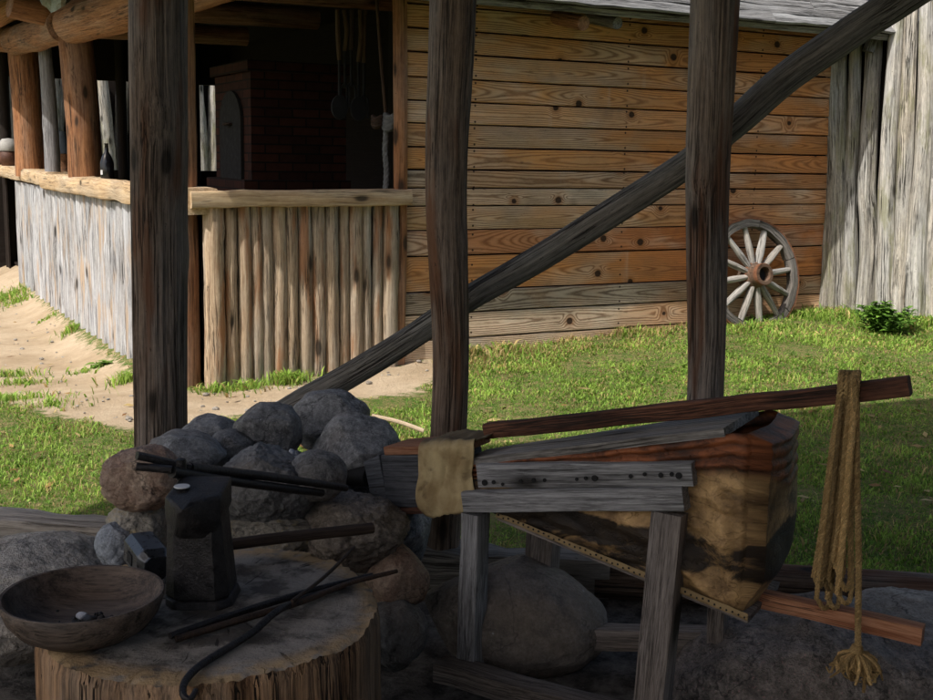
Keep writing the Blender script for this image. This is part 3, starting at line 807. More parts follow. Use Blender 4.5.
# floor inside
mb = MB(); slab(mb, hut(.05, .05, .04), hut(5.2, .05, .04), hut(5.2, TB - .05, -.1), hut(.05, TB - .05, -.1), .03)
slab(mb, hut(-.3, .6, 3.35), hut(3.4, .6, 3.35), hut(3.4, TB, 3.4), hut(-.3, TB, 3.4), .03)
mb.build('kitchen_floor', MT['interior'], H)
# roof: overlapping silvered boards on the front slope, hipped to a left slope
EZ, OV, PT = hut_front(640, 11, -.5)[1], .5, radians(36)
OL, EZL = .95, 2.98
mb = MB()
def roofpt(s, run): return hut(s, -OV + run*cos(PT), EZ + run*sin(PT))
row, nrow = .125, 32
for i in range(nrow):
    run = i*row; t0 = rtint(.3, .75); seg = 0
    s = -OL + max(0, run*cos(PT)*.9 - .2)
    while s < 6.3:
        L = R.uniform(2.2, 4.2); e = min(6.3, s + L); ofs = R.uniform(-.012, .012)
        lo0 = roofpt(s + .004, run - .03 + ofs); lo1 = roofpt(e - .004, run - .03 + ofs + R.uniform(-.01, .01))
        nrm = V(HN)*sin(PT) + UP*cos(PT)
        bar(mb, (lo0 + roofpt(s + .004, run + row - .03))/2 + nrm*.024, (lo1 + roofpt(e - .004, run + row - .03))/2 + nrm*.024, row - .036, .022,
            up=(nrm + (roofpt(0, 1) - roofpt(0, 0))*-.18).normalized(), rnd=.004, n=16, jit=.009, tint=(R.uniform(.2, .9), R.random(), 0)); s = e
mb.build('roof_boards', MT['roof'], H, smooth=30)
mb = MB()
nrm = (V(HN)*sin(PT) + UP*cos(PT))
slab(mb, roofpt(-OL, .01) - nrm*.012, roofpt(6.3, .01) - nrm*.012, roofpt(6.3, 4.2) - nrm*.012, roofpt(2.0, 4.2) - nrm*.012, .012)
# left slope over the open side
slab(mb, hut(-OL, TB + .6, EZL), hut(-OL, -.45, EZL - .1), hut(2.2, -.3 + 2.2, EZL + 1.6), hut(2.2, TB + .6, EZL + 1.7), .05)
slab(mb, hut(2.1, 1.5, 3.0), hut(6.2, 1.5, 3.0), hut(6.2, TB + .6, 3.1), hut(2.1, TB + .6, 3.1), .04)
mb.build('roof_lining', MT['interior'], H)  # near-black sheet under the boards, paints shade into the roof gaps
mb = MB()   # fascia board under the front eave and rafter ends
bar(mb, roofpt(-.7, .035) - nrm*.045, roofpt(6.2, .035) - nrm*.045, .03, .05, up=nrm, n=20, jit=.006); mb.build('eave_board', MT['roof'], H)
for px in (583, 617):
    s, z = hut_front(px, 22, -.35)
    mb = MB(); log(mb, [hut(s - .02, -.02, z + .06), hut(s, -.36, z - .01)], .05 if px == 583 else .042, wob=.06); mb.build('rafter_end', MT['orangelog'] if px == 583 else MT['roof'], H)
mb = MB()   # pale bark flap hanging from the roof edge at the top left
vs, gs, fs = [], [], []
edge = [(36, -8, -14), (42, 5, -14), (47, 8, -14), (51, 13, -14), (56, 11, -14), (61, 8, -14), (65, 6, -14), (68, -8, -14)]
Yb = b1.y - 1.3
for i, (x, y, yt) in enumerate(edge):
    for k in range(5):
        q = on_y(x, yt + (y - yt)*k/4, Yb + .03*sin(i*1.7 + k)); vs.append(q); gs.append((q.x*3, q.y, q.z*3))
for i in range(len(edge) - 1):
    for k in range(4): fs.append((i*5 + k, i*5 + k + 1, (i+1)*5 + k + 1, (i+1)*5 + k))
mb.add(vs, fs, gs); mb.build('bark_flap', plain('pale_birch_bark', (.20, .23, .18), (.48, .52, .44), 9, .85, 0, .5), H, label if False else 40)

# ---------------- log counter
CT = thing('log_counter', 'chest-high kitchen counter faced with upright peeled logs under a heavy timber rail', 'counter', hut(0, -.02, 0))
fx = [(215, 18, 388), (232.5, 11, 382), (245, 12, 380), (256.5, 11, 378), (267, 11.5, 378), (279, 13, 377), (291, 12, 375), (304.5, 12.5, 374), (318, 13, 373), (331, 13, 371), (343, 9, 370), (354.5, 12.5, 369), (365.5, 9, 367), (376, 9, 366), (388.5, 15, 364)]
for k, (px, w, yb) in enumerate(fx):
    s, zb = hut_front(px, yb, -.04); _, zt = hut_front(px, 203, -.04); r = w/2/F*(7.35 + s*.47)
    mb = MB(); bx = R.uniform(-.008, .008)
    log(mb, [hut(s, -.05, zb - .12), hut(s + bx, -.05, (zb + zt)/2), hut(s + R.uniform(-.004, .004), -.05, 1.19)], [r*1.24, r*1.16, r*1.12], seg=14, wob=.12, knob=.7, wfreq=5,
        tint=(R.uniform(.35, .85) if k else .95, R.random(), 0))
    mb.build('log', MT['counterlog'], CT)
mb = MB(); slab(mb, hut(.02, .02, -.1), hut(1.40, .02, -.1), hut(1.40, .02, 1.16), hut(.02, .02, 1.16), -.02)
slab(mb, hut(.05, 9.3, -.45), hut(.05, .1, -.45), hut(.05, .1, 1.12), hut(.05, 9.3, 1.12), -.02); mb.build('dark_gap_backing', MT['interior'], CT)
# side facing, widths surveyed from the photograph: nearly even in the picture, so broader further back
pxs = [20.5, 27, 32, 37, 42, 46, 51, 56, 61, 66.5, 71, 76, 81.5, 87, 92.5, 98, 104, 110, 116, 122, 128.5, 135, 142, 150, 158, 167, 177, 188]
tt = [hut_side(p, 250, -.04)[0] for p in pxs]
for k in range(len(pxs) - 1):
    a, b = tt[k], tt[k+1]; c, r = (a + b)/2, abs(a - b)/2*.92
    zb = ground_z(*hut(-.06, c, 0)[:2]); mb = MB()
    log(mb, [hut(-.03, c, zb - .15), hut(-.03 + R.uniform(-.01, .01), c + R.uniform(-.02, .02)*r*3, .4), hut(-.03, c, 1.10)], [r*1.03, r, r], seg=22, wob=.03 if r > .2 else .07, knob=.4, wfreq=4, ell=min(1, .07/r), xdir=HK, tint=(R.uniform(.35, .8), R.random(), 0))
    mb.build('log', MT['palelog'], CT)
rail = MB(); s1, _ = hut_front(409, 199, -.09)
bar(rail, hut(-.10, -.06, 1.21), hut(s1, -.06, 1.225), .17, .105, n=24, jit=.006, rnd=.016, tint=(.45, .3, 0)); rail.build('rail', MT['rail'], CT)
ta, za = hut_side(52, 185, -.03); tb_, zb_ = hut_side(-30, 176, -.03)
rail = MB(); bar(rail, hut(-.04, -.1, 1.20), hut(-.04, ta, 1.17), .24, .16, n=30, jit=.012, rnd=.03, tint=(.75, .4, 0)); rail.build('rail', MT['rail'], CT)
rail = MB(); bar(rail, hut(-.01, ta - .25, 1.19), hut(-.01, 10.2, 1.20), .24, .15, n=24, jit=.012, rnd=.03, tint=(.8, .3, 0)); rail.build('rail', MT['rail'], CT)
mb = MB(); slab(mb, hut(-.02, 12.5, -.4), hut(-.02, 10.1, -.4), hut(-.02, 10.1, 1.1), hut(-.02, 12.5, 1.1), -.02); mb.build('dark_opening_sheet', MT['interior'], H)  # dark sheet added for the shaded opening past the counter's end

# ---------------- kitchen furniture
s0, _ = hut_front(251, 120, 2.2); sR, _ = hut_front(346, 120, 2.2)
OV_T = thing('brick_oven', 'dark brick baking oven with an arched iron door, inside the open kitchen', 'oven', hut(s0, 2.2, 0))
dl = 1.05
def brickbox(mb, s_, t_, z0, z1, ds, dt):
    for (a, b) in (((s_, t_), (s_ + ds, t_)), ((s_, t_ + dt), (s_, t_)), ((s_ + ds, t_), (s_ + ds, t_ + dt))):
        L = math.hypot(b[0] - a[0], b[1] - a[1])
        vs = [hut(*a, z0), hut(*b, z0), hut(*b, z1), hut(*a, z1)]
        mb.add(vs, [(0, 1, 2, 3)], [(0, z0, 0), (L, z0, 0), (L, z1, 0), (0, z1, 0)])
    vs = [hut(s_, t_, z1), hut(s_ + ds, t_, z1), hut(s_ + ds, t_ + dt, z1), hut(s_, t_ + dt, z1)]
    mb.add(vs, [(0, 1, 2, 3)], [(0, 0, 0), (ds, 0, 0), (ds, dt, 0), (0, dt, 0)])
zt_ = hut_front(250, 60, 2.2)[1]; zb_ = hut_front(250, 180, 2.2)[1]
mb = MB(); brickbox(mb, s0, 2.2, .0, zt_ - .09, sR - s0, dl); mb.build('oven_body', MT['brick'], OV_T, smooth=0)
mb = MB(); brickbox(mb, s0 - .035, 2.165, zt_ - .088, zt_, sR - s0 + .07, dl + .07); mb.build('oven_top', MT['brick'], OV_T, smooth=0)
mb = MB(); brickbox(mb, s0 - .09, 2.11, .0, zb_, sR - s0 + .1, dl + .1); mb.build('oven_base', MT['brick'], OV_T, smooth=0)
t_a, _ = hut_side(243, 140, s0 - .01); t_b, _ = hut_side(222, 140, s0 - .01)
z_a = hut_side(232, 186, s0 - .01)[1]; z_b = hut_side(232, 122, s0 - .01)[1]
w_ = abs(t_b - t_a); cts = (t_a + t_b)/2
arc = [(cts - w_/2, z_a), (cts + w_/2, z_a)] + [(cts + w_/2*cos(a), z_b + w_*.42*sin(a)) for a in np.linspace(0, pi, 13)]
mb = MB(); hull(mb, [hut(s0 - .004, t, z) for t, z in arc] + [hut(s0 - .03, t, z) for t, z in arc]); dr = mb.build('oven_door', MT['black'], OV_T)
mb = MB(); tube(mb, [hut(s0 - .03, cts - .06, z_b - .02), hut(s0 - .07, cts - .05, z_b - .02), hut(s0 - .07, cts + .05, z_b - .02), hut(s0 - .03, cts + .06, z_b - .02)], .012); mb.build('door_handle', MT['rustiron'], dr)

tools = [(337.5, 60, .55, 'spoon'), (344, 51, .5, 'fork'), (352, 50, .5, 'hook'), (360, 62, .5, 'ladle'), (365, 63, .45, 'fork')]
lab = {0: 'leftmost of the long-handled kitchen tools hung in the dark, with a spoon blade', 1: 'second from left of the hung kitchen tools, pale handle and two-pronged end', 2: 'middle one of the hung kitchen tools, dark handle ending in a hook',
       3: 'second from right of the hung kitchen tools, handle bent and ending in a round ladle', 4: 'rightmost of the hung kitchen tools, straight handle ending in a fork'}
for k, (px, py, L, kind) in enumerate(tools):
    sx, zl = hut_front(px, py, .42); _, zh = hut_front(px, 10, .42); top = hut(sx, .42, zh); low = hut(sx + R.uniform(-.015, .015), .42, zl)
    t = thing('kitchen_tool', lab[k], 'utensil', low, 'kitchen tools hanging from the beam')
    mb = MB(); tube(mb, [top, (top + low)/2 + HD*R.uniform(-.02, .02), low], .016, 8, 6); mb.build('handle', MT['toolpale'] if k != 2 else MT['tooldark'], t)
    mb = MB(); tube(mb, [low + UP*.03, low - UP*.12, low - UP*.25], .010, 8, 3)
    if kind in ('spoon', 'ladle'): hull(mb, [low - UP*.32 + HD*(.06*cos(a)) + UP*(.085*sin(a)) + HN*(.012*b) for a in np.linspace(0, 2*pi, 14) for b in (-1, 1)])
    else:
        for q in (-1, 1): tube(mb, [low - UP*.22, low - UP*.26 + HD*(.03*q), low - UP*.38 + HD*(.03*q)], .008, 6, 3)
    mb.build('iron_end', MT['black'], t)
# hanging rope by the jamb
def strand_rope(mb, pts, r, turns_per_m, strands=3, seg=6, sub=8, tint=(.5, .5, 0)):
    pts = [V(p) for p in pts]; P = []
    n = len(pts)
    for i in range(n-1):
        p0, p1, p2, p3 = pts[max(i-1, 0)], pts[i], pts[i+1], pts[min(i+2, n-1)]
        m_ = max(4, int((p2 - p1).length*turns_per_m*8))
        for k in range(m_):
            t = k/m_; P.append(.5*((2*p1) + (p2 - p0)*t + (2*p0 - 5*p1 + 4*p2 - p3)*t*t + (3*p1 - p0 - 3*p2 + p3)*t**3))
    P.append(pts[-1])
    for sidx in range(strands):
        acc = 0; Q = []; x = None
        for i, p in enumerate(P):
            if i: acc += (p - P[i-1]).length
            t = (P[min(i+1, len(P)-1)] - P[max(i-1, 0)]).normalized()
            if x is None: x, y = frame_of(t)
            x = (x - t*x.dot(t)).normalized(); y = t.cross(x)
            a = acc*turns_per_m*2*pi + 2*pi*sidx/strands
            Q.append(p + x*(r*.5*cos(a)) + y*(r*.5*sin(a)))
        log(mb, Q, r*.56, seg=seg, sub=1, wob=0, tint=tint)
sx, _ = hut_front(377, 0, .12)
rp = thing('hanging_rope', 'pale twisted rope with a fat knot hanging beside the door post of the hut', 'rope', hut(sx, .12, 2))
mb = MB(); tube(mb, [on_plane(376, -12, hut(0, .12, 0), HN), on_plane(381, 60, hut(0, .12, 0), HN), on_plane(386, 118, hut(0, .12, 0), HN)], .011, 8, 8); mb.build('cord', MT['darklog'], rp)
mb = MB(); strand_rope(mb, [on_plane(387, 122, hut(0, .11, 0), HN), on_plane(385, 150, hut(0, .11, 0), HN), on_plane(386.5, 172, hut(0, .11, 0), HN), on_plane(385, 192, hut(0, .11, 0), HN)], .020, 9); mb.build('tail', MT['greyrope'], rp)
mb = MB()
for k in range(4):
    c = on_plane(389, 122, hut(0, .10, 0), HN); pts = [c + HD*(.036*cos(a) + .004*k) + UP*((k - 1.5)*.026 + .012*sin(2*a)) + HN*(.036*sin(a)) for a in np.linspace(0, 2*pi, 10)]
    tube(mb, pts, .018, 8, 3)
mb.build('knot', MT['greyrope'], rp)
mb = MB(); c = on_plane(377, 122, hut(0, .14, 0), HN)
for k in range(3): tube(mb, [c + HD*(.028*cos(a)) + UP*((k - 1)*.024 + .01*sin(2*a)) + HN*(.028*sin(a)) for a in np.linspace(0, 2*pi, 9)], .016, 8, 3)
mb.build('knot', MT['darklog'], rp)
# small things on the far counter
t_, z_ = hut_side(107.5, 180, .02); b = hut(.02, t_, 1.25)
bo = thing('dark_bottle', 'dark glass bottle standing on the counter behind the pavilion post', 'bottle', b)
mb = MB(); lathe(mb, b, [(.0, 0), (.055, .0), (.058, .02), (.058, .15), (.04, .20), (.018, .24), (.016, .30), (.02, .31), (.0, .312)], 20); mb.build('bottle_glass', plain('dark_glass', (.004, .004, .005), (.008, .008, .01), 10, .12, 0, 0, .6), bo)
mb = MB(); bar(mb, b + V((-.030, -.0505, .045)), b + V((-.030, -.0505, .085)), .022, .004, n=3); mb.build('highlight_strip', MT['white'], bo)  # white strip added as a painted highlight on the glass
t_, z_ = hut_side(8, 172, -.02); b = hut(.0, t_, 1.26)
po = thing('clay_pot', 'round brown clay pot with a pale lid at the far left end of the counter', 'pot', b)
mb = MB(); lathe(mb, b, [(0, 0), (.08, 0), (.13, .06), (.145, .13), (.12, .2), (.10, .21)], 24); mb.build('pot_body', plain('brown_clay', (.06, .025, .016), (.13, .06, .04), 12, .5, 0, .2), po)
mb = MB(); lathe(mb, b + UP*.212, [(.13, 0), (.14, .03), (.13, .10), (.08, .16), (.0, .17)], 24); mb.build('lid', plain('pale_clay', (.25, .24, .23), (.40, .39, .37), 12, .7, 0, .2), po)
t_, z_ = hut_side(62.5, 172, .35); b = hut(.35, t_, .9)
tu = thing('wooden_tub', 'brown wooden tub with a grey-blue lid behind the counter between two posts', 'tub', b)
mb = MB(); lathe(mb, b, [(0, 0), (.11, 0), (.13, .15), (.13, .55), (.0, .552)], 24); mb.build('tub_body', MT['orangelog'], tu)
mb = MB(); lathe(mb, b + UP*.556, [(.10, 0), (.10, .05), (.055, .26), (.0, .27)], 24); mb.build('lid', plain('blue_grey_paint', (.08, .10, .13), (.16, .19, .23), 12, .7, 0, .2), tu)

# ================================================================== PALISADES
pf = thing('palisade_fence', 'tall palisade of pale lichened split logs to the right of the hut', 'palisade', hut(S_END, -.1, 0))
pl = [(828, 314, 832, 42, 20, .05), (839, 313, 841, 42, 19, .1), (852, 313, 858, 40, 15, .15), (866, 312, 876, 36, 19, .2), (884, 312, 896, 12, 19, .7), (899, 313, 913, -60, 17, .85),
      (915, 316, 928, -70, 20, .7), (932, 319, 946, -90, 20, .95), (951, 323, 968, -90, 22, .7), (972, 327, 992, -95, 24, .6), (996, 331, 1020, -95, 26, .7), (1020, 335, 1050, -95, 26, .5)]
for k, (xb, yb, xt, yt, w, lit_tint) in enumerate(pl):
    Yb = 9.74 - .006*(xb - 838)
    b = on_y(xb, yb, Yb); t = on_y(xt, yt, Yb + .05); gz = ground_z(b.x, b.y)
    r = w/2/F*Yb*R.uniform(.84, .93); dd = R.uniform(-.05, .05)
    b = b + V((0, dd, 0)); t = t + V((0, dd, 0))
    mb = MB(); mid = (b + t)/2 + V((R.uniform(-.03, .03), R.uniform(-.02, .02), 0))
    log(mb, [V((b.x, b.y, gz - .15)), b*.75 + t*.25 + V((R.uniform(-.02, .02), 0, 0)), mid, t], [r*1.18, r*1.05, r, r*.82], seg=56, sub=14, wob=.15, knob=.35, wfreq=1.5, groove=.05, tint=(.35 + lit_tint*.5, R.random(), 0))  # tint darkens the leftmost logs, painting in the hut roof's shadow
    mb.build('log', MT['palisade'], pf)
mb = MB(); q0_, q1_ = on_y(818, 320, 9.95), on_y(1040, 345, 8.75)
slab(mb, V((q0_.x, q0_.y, 0)), V((q1_.x, q1_.y, 0)), V((q1_.x + .1, q1_.y, 2.75)), V((q0_.x, q0_.y, 2.55)), .02); mb.build('dark_gap_backing', MT['interior'], pf)  # added dark sheet, stands for the shade between the logs
mb = MB(); bar(mb, on_y(868, 52, 9.60), on_y(874, 36, 9.60), .10, .07, n=6, rnd=.01); tag(mb.build('wood_block', MT['roof']), 'small grey wooden block fixed high on the palisade under the roof corner', 'block')
bf = thing('palisade_fence', 'sunlit palisade of bare pale logs seen through the open kitchen', 'palisade', hut(0, 14.2, -.3))
for k in range(44):
    s = -4.6 + k*.24 + R.uniform(-.06, .06); b = hut(s, 14.2 + R.uniform(-.15, .15), -.5)
    mb = MB(); log(mb, [b, b + UP*1.8 + HD*R.uniform(-.06, .06), b + UP*R.uniform(3.6, 4.1) + HD*R.uniform(-.12, .12)], [.13, .12, .10], seg=12, wob=.12, knob=.2, tint=(R.uniform(.3, .9), R.random(), 0))
    mb.build('log', MT['palisade'], bf)

mb = MB(); slab(mb, hut(6.2, 14.42, -.5), hut(-4.8, 14.42, -.5), hut(-4.8, 14.42, 3.3), hut(6.2, 14.42, 3.3), .02); mb.build('dark_gap_backing', MT['interior'], bf)  # dark sheet added so the gaps between logs look shaded
# yellow-green tree beyond the palisade (a corner of its crown shows at the top right)
tb0 = on_y(925, 0, 15.5); base = V((tb0.x + .2, 15.6, .3))
tr = thing('birch_tree', 'yellowing tree standing behind the palisade at the top right', 'tree', base)
mb = MB(); log(mb, [base - UP*.3, base + V((.05, 0, 1.6)), base + V((.0, 0, 3.2)), base + V((.1, 0, 5))], [.13, .11, .08, .03], wob=.06); mb.build('trunk', MT['palisade'], tr)
mb = MB()
for k in range(2600):
    d = V((R.gauss(0, 1), R.gauss(0, 1), R.gauss(0, 1))).normalized()*(R.random()**.4)
    q = base + V((d.x*1.5, d.y*1.3, 3.9 + d.z*1.9))
    if mn.noise(q*1.3) < -.12: continue
    kk = R.uniform(.7, 1.3); c = R.choice([(.30, .25, .04), (.22, .24, .04), (.14, .2, .04)])
    leaf(mb, q, V((R.uniform(-1, 1), R.uniform(-1, 1), R.uniform(-1, .3))), UP, .10, .035, tuple(v*kk for v in c))
mb.build('crown', MT['leaf'], tr)

# ================================================================== WAGON WHEEL
wc = on_plane(752, 276, HA - HK*.20, HN)
WH = thing('wagon_wheel', 'old wooden wagon wheel with rusty iron tyre leaning against the plank wall', 'wheel', V((wc.x, wc.y, ground_z(wc.x, wc.y))))
wr = 59.5/F*(wc.y*cos(PITCH))
wn = (HN*1.0 + UP*.20).normalized(); wx = HD; wy = wn.cross(wx).normalized()
if wy.z < 0: wy = -wy
def wp(r, a, d=0): return wc + wx*(r*cos(a)) + wy*(r*sin(a)) + wn*d
def ringmesh(mb, r0, r1, d0, d1, a0=0, a1=2*pi, n=72, jit=0.0, tint=(.5, .5, 0)):
    vs, gs, fs = [], [], []; sd = R.uniform(0, 50); full = abs(a1 - a0 - 2*pi) < 1e-6
    m_ = n if full else n + 1
    for i in range(m_):
        a = a0 + (a1 - a0)*i/n
        for (r, d) in ((r0, d0), (r1, d0), (r1, d1), (r0, d1)):
            rr = r + jit*mn.noise((cos(a)*4 + sd, sin(a)*4, r*9 + d*20))
            vs.append(wp(rr, a, d + jit*.6*mn.noise((a*3, sd, r*20)))); gs.append((a*r1, r - r0 + sd, d))
    for i in range(n if full else n):
        j = (i+1) % m_
        for q in range(4):
            w_ = (q+1) % 4; fs.append((i*4 + q, i*4 + w_, j*4 + w_, j*4 + q))
    if not full: fs.append((3, 2, 1, 0)); fs.append(tuple((m_-1)*4 + q for q in range(4)))
    mb.add(vs, fs, gs, tint)
wmat = wood('wheel_timber', (.13, .115, .10), (.40, .37, .33), grey=(.42, .41, .39), greyamt=.6, knots=.15, bump=.6, across=60)
wdark = wood('wheel_rim_timber', (.055, .048, .042), (.23, .205, .185), grey=(.25, .235, .22), greyamt=.5, knots=.2, bump=.8, across=50)
mb = MB()
for k in range(6):
    a0 = k*pi/3 + .3; ringmesh(mb, wr*.835, wr*.965, -.034, .036, a0 + .008, a0 + pi/3 - .008, 16, .012, (R.uniform(.3, .9), R.random(), 0))
mb.build('rim', wdark, WH, smooth=40)
mb = MB(); ringmesh(mb, wr*.965, wr, -.034, .034, jit=.004); mb.build('tyre', MT['barerust'], WH, smooth=40)
for k in range(12):
    a = k*pi/6 + .10
    mb = MB(); log(mb, [wp(.08, a, .03), wp(wr*.45, a, .02), wp(wr*.87, a, .0)], [.027, .034, .024], seg=10, wob=.06, ell=.8, tint=(R.uniform(.5, .95), R.random(), 0)); mb.build('spoke', wmat, WH)
mb = MB(); lathe(mb, wc, [(0.05, -.10), (.085, -.08), (.10, -.02), (.10, .05), (.09, .06), (.08, .145), (.083, .15), (.058, .151), (.054, .09), (.0, .09)], 28, axis=wn); hb = mb.build('hub', wood('hub_timber', (.07, .036, .022), (.19, .11, .07), grey=(.25, .20, .16), greyamt=.3, knots=0, bump=.5), WH)
mb = MB(); lathe(mb, wc, [(.1005, .005), (.106, .008), (.106, .045), (.1005, .048)], 28, axis=wn, caps=False); mb.build('hub_band', MT['barerust'], hb)
mb = MB(); lathe(mb, wc, [(.0835, .112), (.088, .114), (.088, .146), (.0835, .148)], 28, axis=wn, caps=False); mb.build('hub_band', MT['barerust'], hb)
mb = MB(); lathe(mb, wc, [(.0, .091), (.0535, .091), (.0535, .094), (0, .094)], 20, axis=wn); mb.build('axle_hole', MT['black'], hb)  # black disc paints the dark of the axle hole

# ================================================================== FORGE SHELTER
SH = thing('forge_shelter', 'open forge shelter of dark weathered round posts with a diagonal brace, in the foreground', 'shelter', S0)
def shelter_post(xb, yb, xt, yt, wb, wt, off=0.0, knob=.5, kink=0):
    pb_ = on_plane(xb, yb, S0 + SNOR*off, SNOR); Zd = pb_.y
    pt_ = on_y(xt, yt, pb_.y + .02); dirv = (pt_ - pb_)
    top = pb_ + dirv*((3.45 - pb_.z)/dirv.z)
    rb, rt = wb/2/F*Zd*1.01, wt/2/F*Zd*1.01
    mb = MB(); m1 = pb_.lerp(pt_, .35) + V((kink*.02, 0, 0)); m2 = pb_.lerp(pt_, .7) + V((-kink*.01, 0, 0))
    log(mb, [V((pb_.x, pb_.y, .02)) if False else pb_, m1, m2, pt_, top], [rb, rb*.99, (rb + rt)/2, rt, rt*.98], seg=84, sub=20, wob=.026, knob=knob, wfreq=2.0, groove=.045)
    return mb.build('post', MT['post'], SH)
shelter_post(161, 520, 158, 0, 54, 56)
shelter_post(441, 556, 453, 0, 37, 45, kink=1)
shelter_post(697, 566, 715, 0, 37, 47, kink=.5)
# diagonal brace just behind the posts
mb = MB(); br = []
for (px, py, w) in ((200, 470, 28), (285, 412, 27), (350, 375, 26), (410, 338, 26), (471, 297, 26), (540, 258, 27), (610, 214, 28), (686, 165, 28), (740, 119, 30), (789, 76, 31), (850, 33, 33), (910, -6, 34), (1000, -64, 34)):
    q = on_plane(px, py, S0 + SNOR*.20, SNOR); br.append((q, w/2/F*q.y))
log(mb, [b[0] for b in br], [b[1] for b in br], seg=64, sub=8, wob=.07, knob=.4, wfreq=2.5, groove=.05); mb.build('diagonal_brace', MT['brace'], SH)
mb = MB(); bar(mb, S0 - SDIR*2.2, S0 + SDIR*2.3 - UP*.0, .15, .15, n=60, jit=.014, rnd=.03, tint=(.75, .7, 0))
mb.build('sill_beam', MT['sill'], SH)
mb = MB(); log(mb, [S0 + SDIR*2.25 - UP*.01, S0 + SDIR*3.2, S0 + SDIR*6.5], .080, seg=20, sub=20, wob=.05, tint=(.25, .2, 0)); mb.build('sill_beam', MT['post'], SH)
# roof of the shelter (unseen above; outline shaped to lay shade on forge and grass)
hS = 3.5; offx, offy = .62*hS*.0, 0
SUN_EL = radians(50); sx_, sy_ = .72, .694
sh = hS/tan(SUN_EL)
shade_edge_pts = [(-2.0, 1.15), (-1.85, 2.2), (-1.72, 4.55), (-1.35, 5.2), (-.2, 5.75), (1.1, 6.25), (1.75, 6.55), (2.3, 6.72), (3.0, 6.9), (4.5, 6.85), (6.5, 6.6), (8.5, 5.5), (9, 1.15)]
rp_ = [(x - sx_*sh, y - sy_*sh) for x, y in shade_edge_pts]
mb = MB(); n = len(rp_)
vs = [V((x, y, hS)) for x, y in rp_] + [V((x, y, hS + .08)) for x, y in rp_]
fs = [tuple(range(n-1, -1, -1)), tuple(range(n, 2*n))] + [(i, (i+1) % n, n + (i+1) % n, n + i) for i in range(n)]
mb.add(vs, fs, [(p.x, p.y, p.z) for p in vs]); mb.build('roof', MT['darklog'], SH)

mb = MB()
for k in range(14): bar(mb, V((.7 + k*.2, -.7, .0)), V((.7 + k*.2, -.7, 3.5)), .195, .03, n=4, up=V((0, 1, 0)))
mb.build('back_wall', MT['darklog'], SH)  # unseen planks behind the camera, added to block light from the back
mb = MB()
for k in range(13): bar(mb, V((3.4, 2.0 - k*.2, .0)), V((3.4, 2.0 - k*.2, 3.5)), .195, .03, n=4, up=V((1, 0, 0)))
mb.build('side_light_screen', MT['darklog'], SH)  # unseen planks, added to keep light off from the right

# ================================================================== STONES
def rock(label, box, Y, mat, seed, dy=None, amp=.17, cuts=4, rough=.016, tilt=0.0, group='stones of the forge hearth', name='hearth_stone', sub=6, sq=1.0, cat='stone', k=1.06):
    x0, y0, x1, y1 = box
    c = on_y((x0+x1)/2, (y0+y1)/2, Y); d = (Y*cos(PITCH) + (CAMZ - c.z)*sin(PITCH))
    rx, rz = (x1-x0)/2/F*d*k, (y1-y0)/2/F*d*k
    ry = dy or (rx + rz)/2
    mb = MB(); rock_shape(mb, c, (rx, ry, rz), seed, amp, cuts, sub, rough, tilt=tilt, sq=sq)
    return tag(mb.build(name, MT[mat], smooth=60, origin=c), label, cat, group)
rock('reddish-brown rounded stone at the left front corner of the hearth', (103, 446, 180, 508), 3.05, 'rk_red', 3, .11, rough=.035)
rock('pale speckled stone under the reddish corner stone', (106, 498, 178, 562), 3.12, 'rk_pale', 5, .12, cuts=6, rough=.04)
rock('bluish pale wedge of stone at the lower left foot of the hearth', (97, 522, 140, 572), 3.02, 'rk_blue', 8, .07, cuts=7, rough=.03)
rock('flat-topped grey stone behind the tongs, left of the black pebble', (150, 434, 222, 470), 3.35, 'rk_grey', 12, .14, cuts=6)
rock('smooth grey stone at the back left of the hearth', (182, 417, 240, 452), 3.75, 'rk_grey', 15, .12)
rock('sooty black stone between the grey back stones', (202, 430, 252, 474), 3.5, 'rk_dark', 18, .1)
rock('dark brown barrel-shaped stone standing on the back edge of the hearth', (236, 403, 299, 456), 3.62, 'rk_dark', 21, .11, cuts=3, sq=.8)
rock('largest smooth grey stone at the back, resting against the brace', (294, 391, 370, 452), 3.9, 'rk_grey', 24, .14, cuts=4)
rock('domed grey stone nearest the bellows nozzle', (316, 416, 399, 478), 3.62, 'rk_grey', 27, .14, cuts=4)
rock('largest rough black stone in the front of the hearth', (216, 446, 309, 530), 3.22, 'rk_dark', 30, .12, cuts=5, rough=.05)
rock('round dark pebble-smooth stone at the end of the tongs', (288, 451, 346, 500), 3.22, 'rk_dark', 33, .08, cuts=1, amp=.08)
rock('broad brown-grey stone at the base, above the hammer handle', (300, 495, 402, 564), 3.25, 'rk_brown', 36, .16, cuts=5, rough=.05)
rock('grey-brown base stone behind the anvil', (205, 510, 318, 572), 3.2, 'rk_pale', 39, .12, cuts=5, rough=.04)
rock('reddish low stone right of the chopping block', (366, 548, 428, 614), 3.2, 'rk_red', 42, .13, amp=.1)
rock('dark bottom stone half hidden by the chopping block', (366, 600, 424, 664), 3.1, 'rk_dark', 45, .14)
rock('dark slanting stone under the bellows nozzle', (376, 505, 428, 580), 3.5, 'rk_dark', 48, .16, tilt=-.5)
rock('dark stone packed under the domed grey stone', (330, 462, 396, 520), 3.75, 'rk_dark', 51, .16)
rock('dark stone packed behind the rough black one', (225, 455, 330, 520), 3.62, 'rk_dark', 54, .2)
rock('dark stone packed behind the pale speckled one', (150, 465, 240, 540), 3.55, 'rk_dark', 57, .18)
rock('buried dark stone at the back foot of the hearth', (170, 480, 330, 560), 3.85, 'rk_dark', 60, .22)
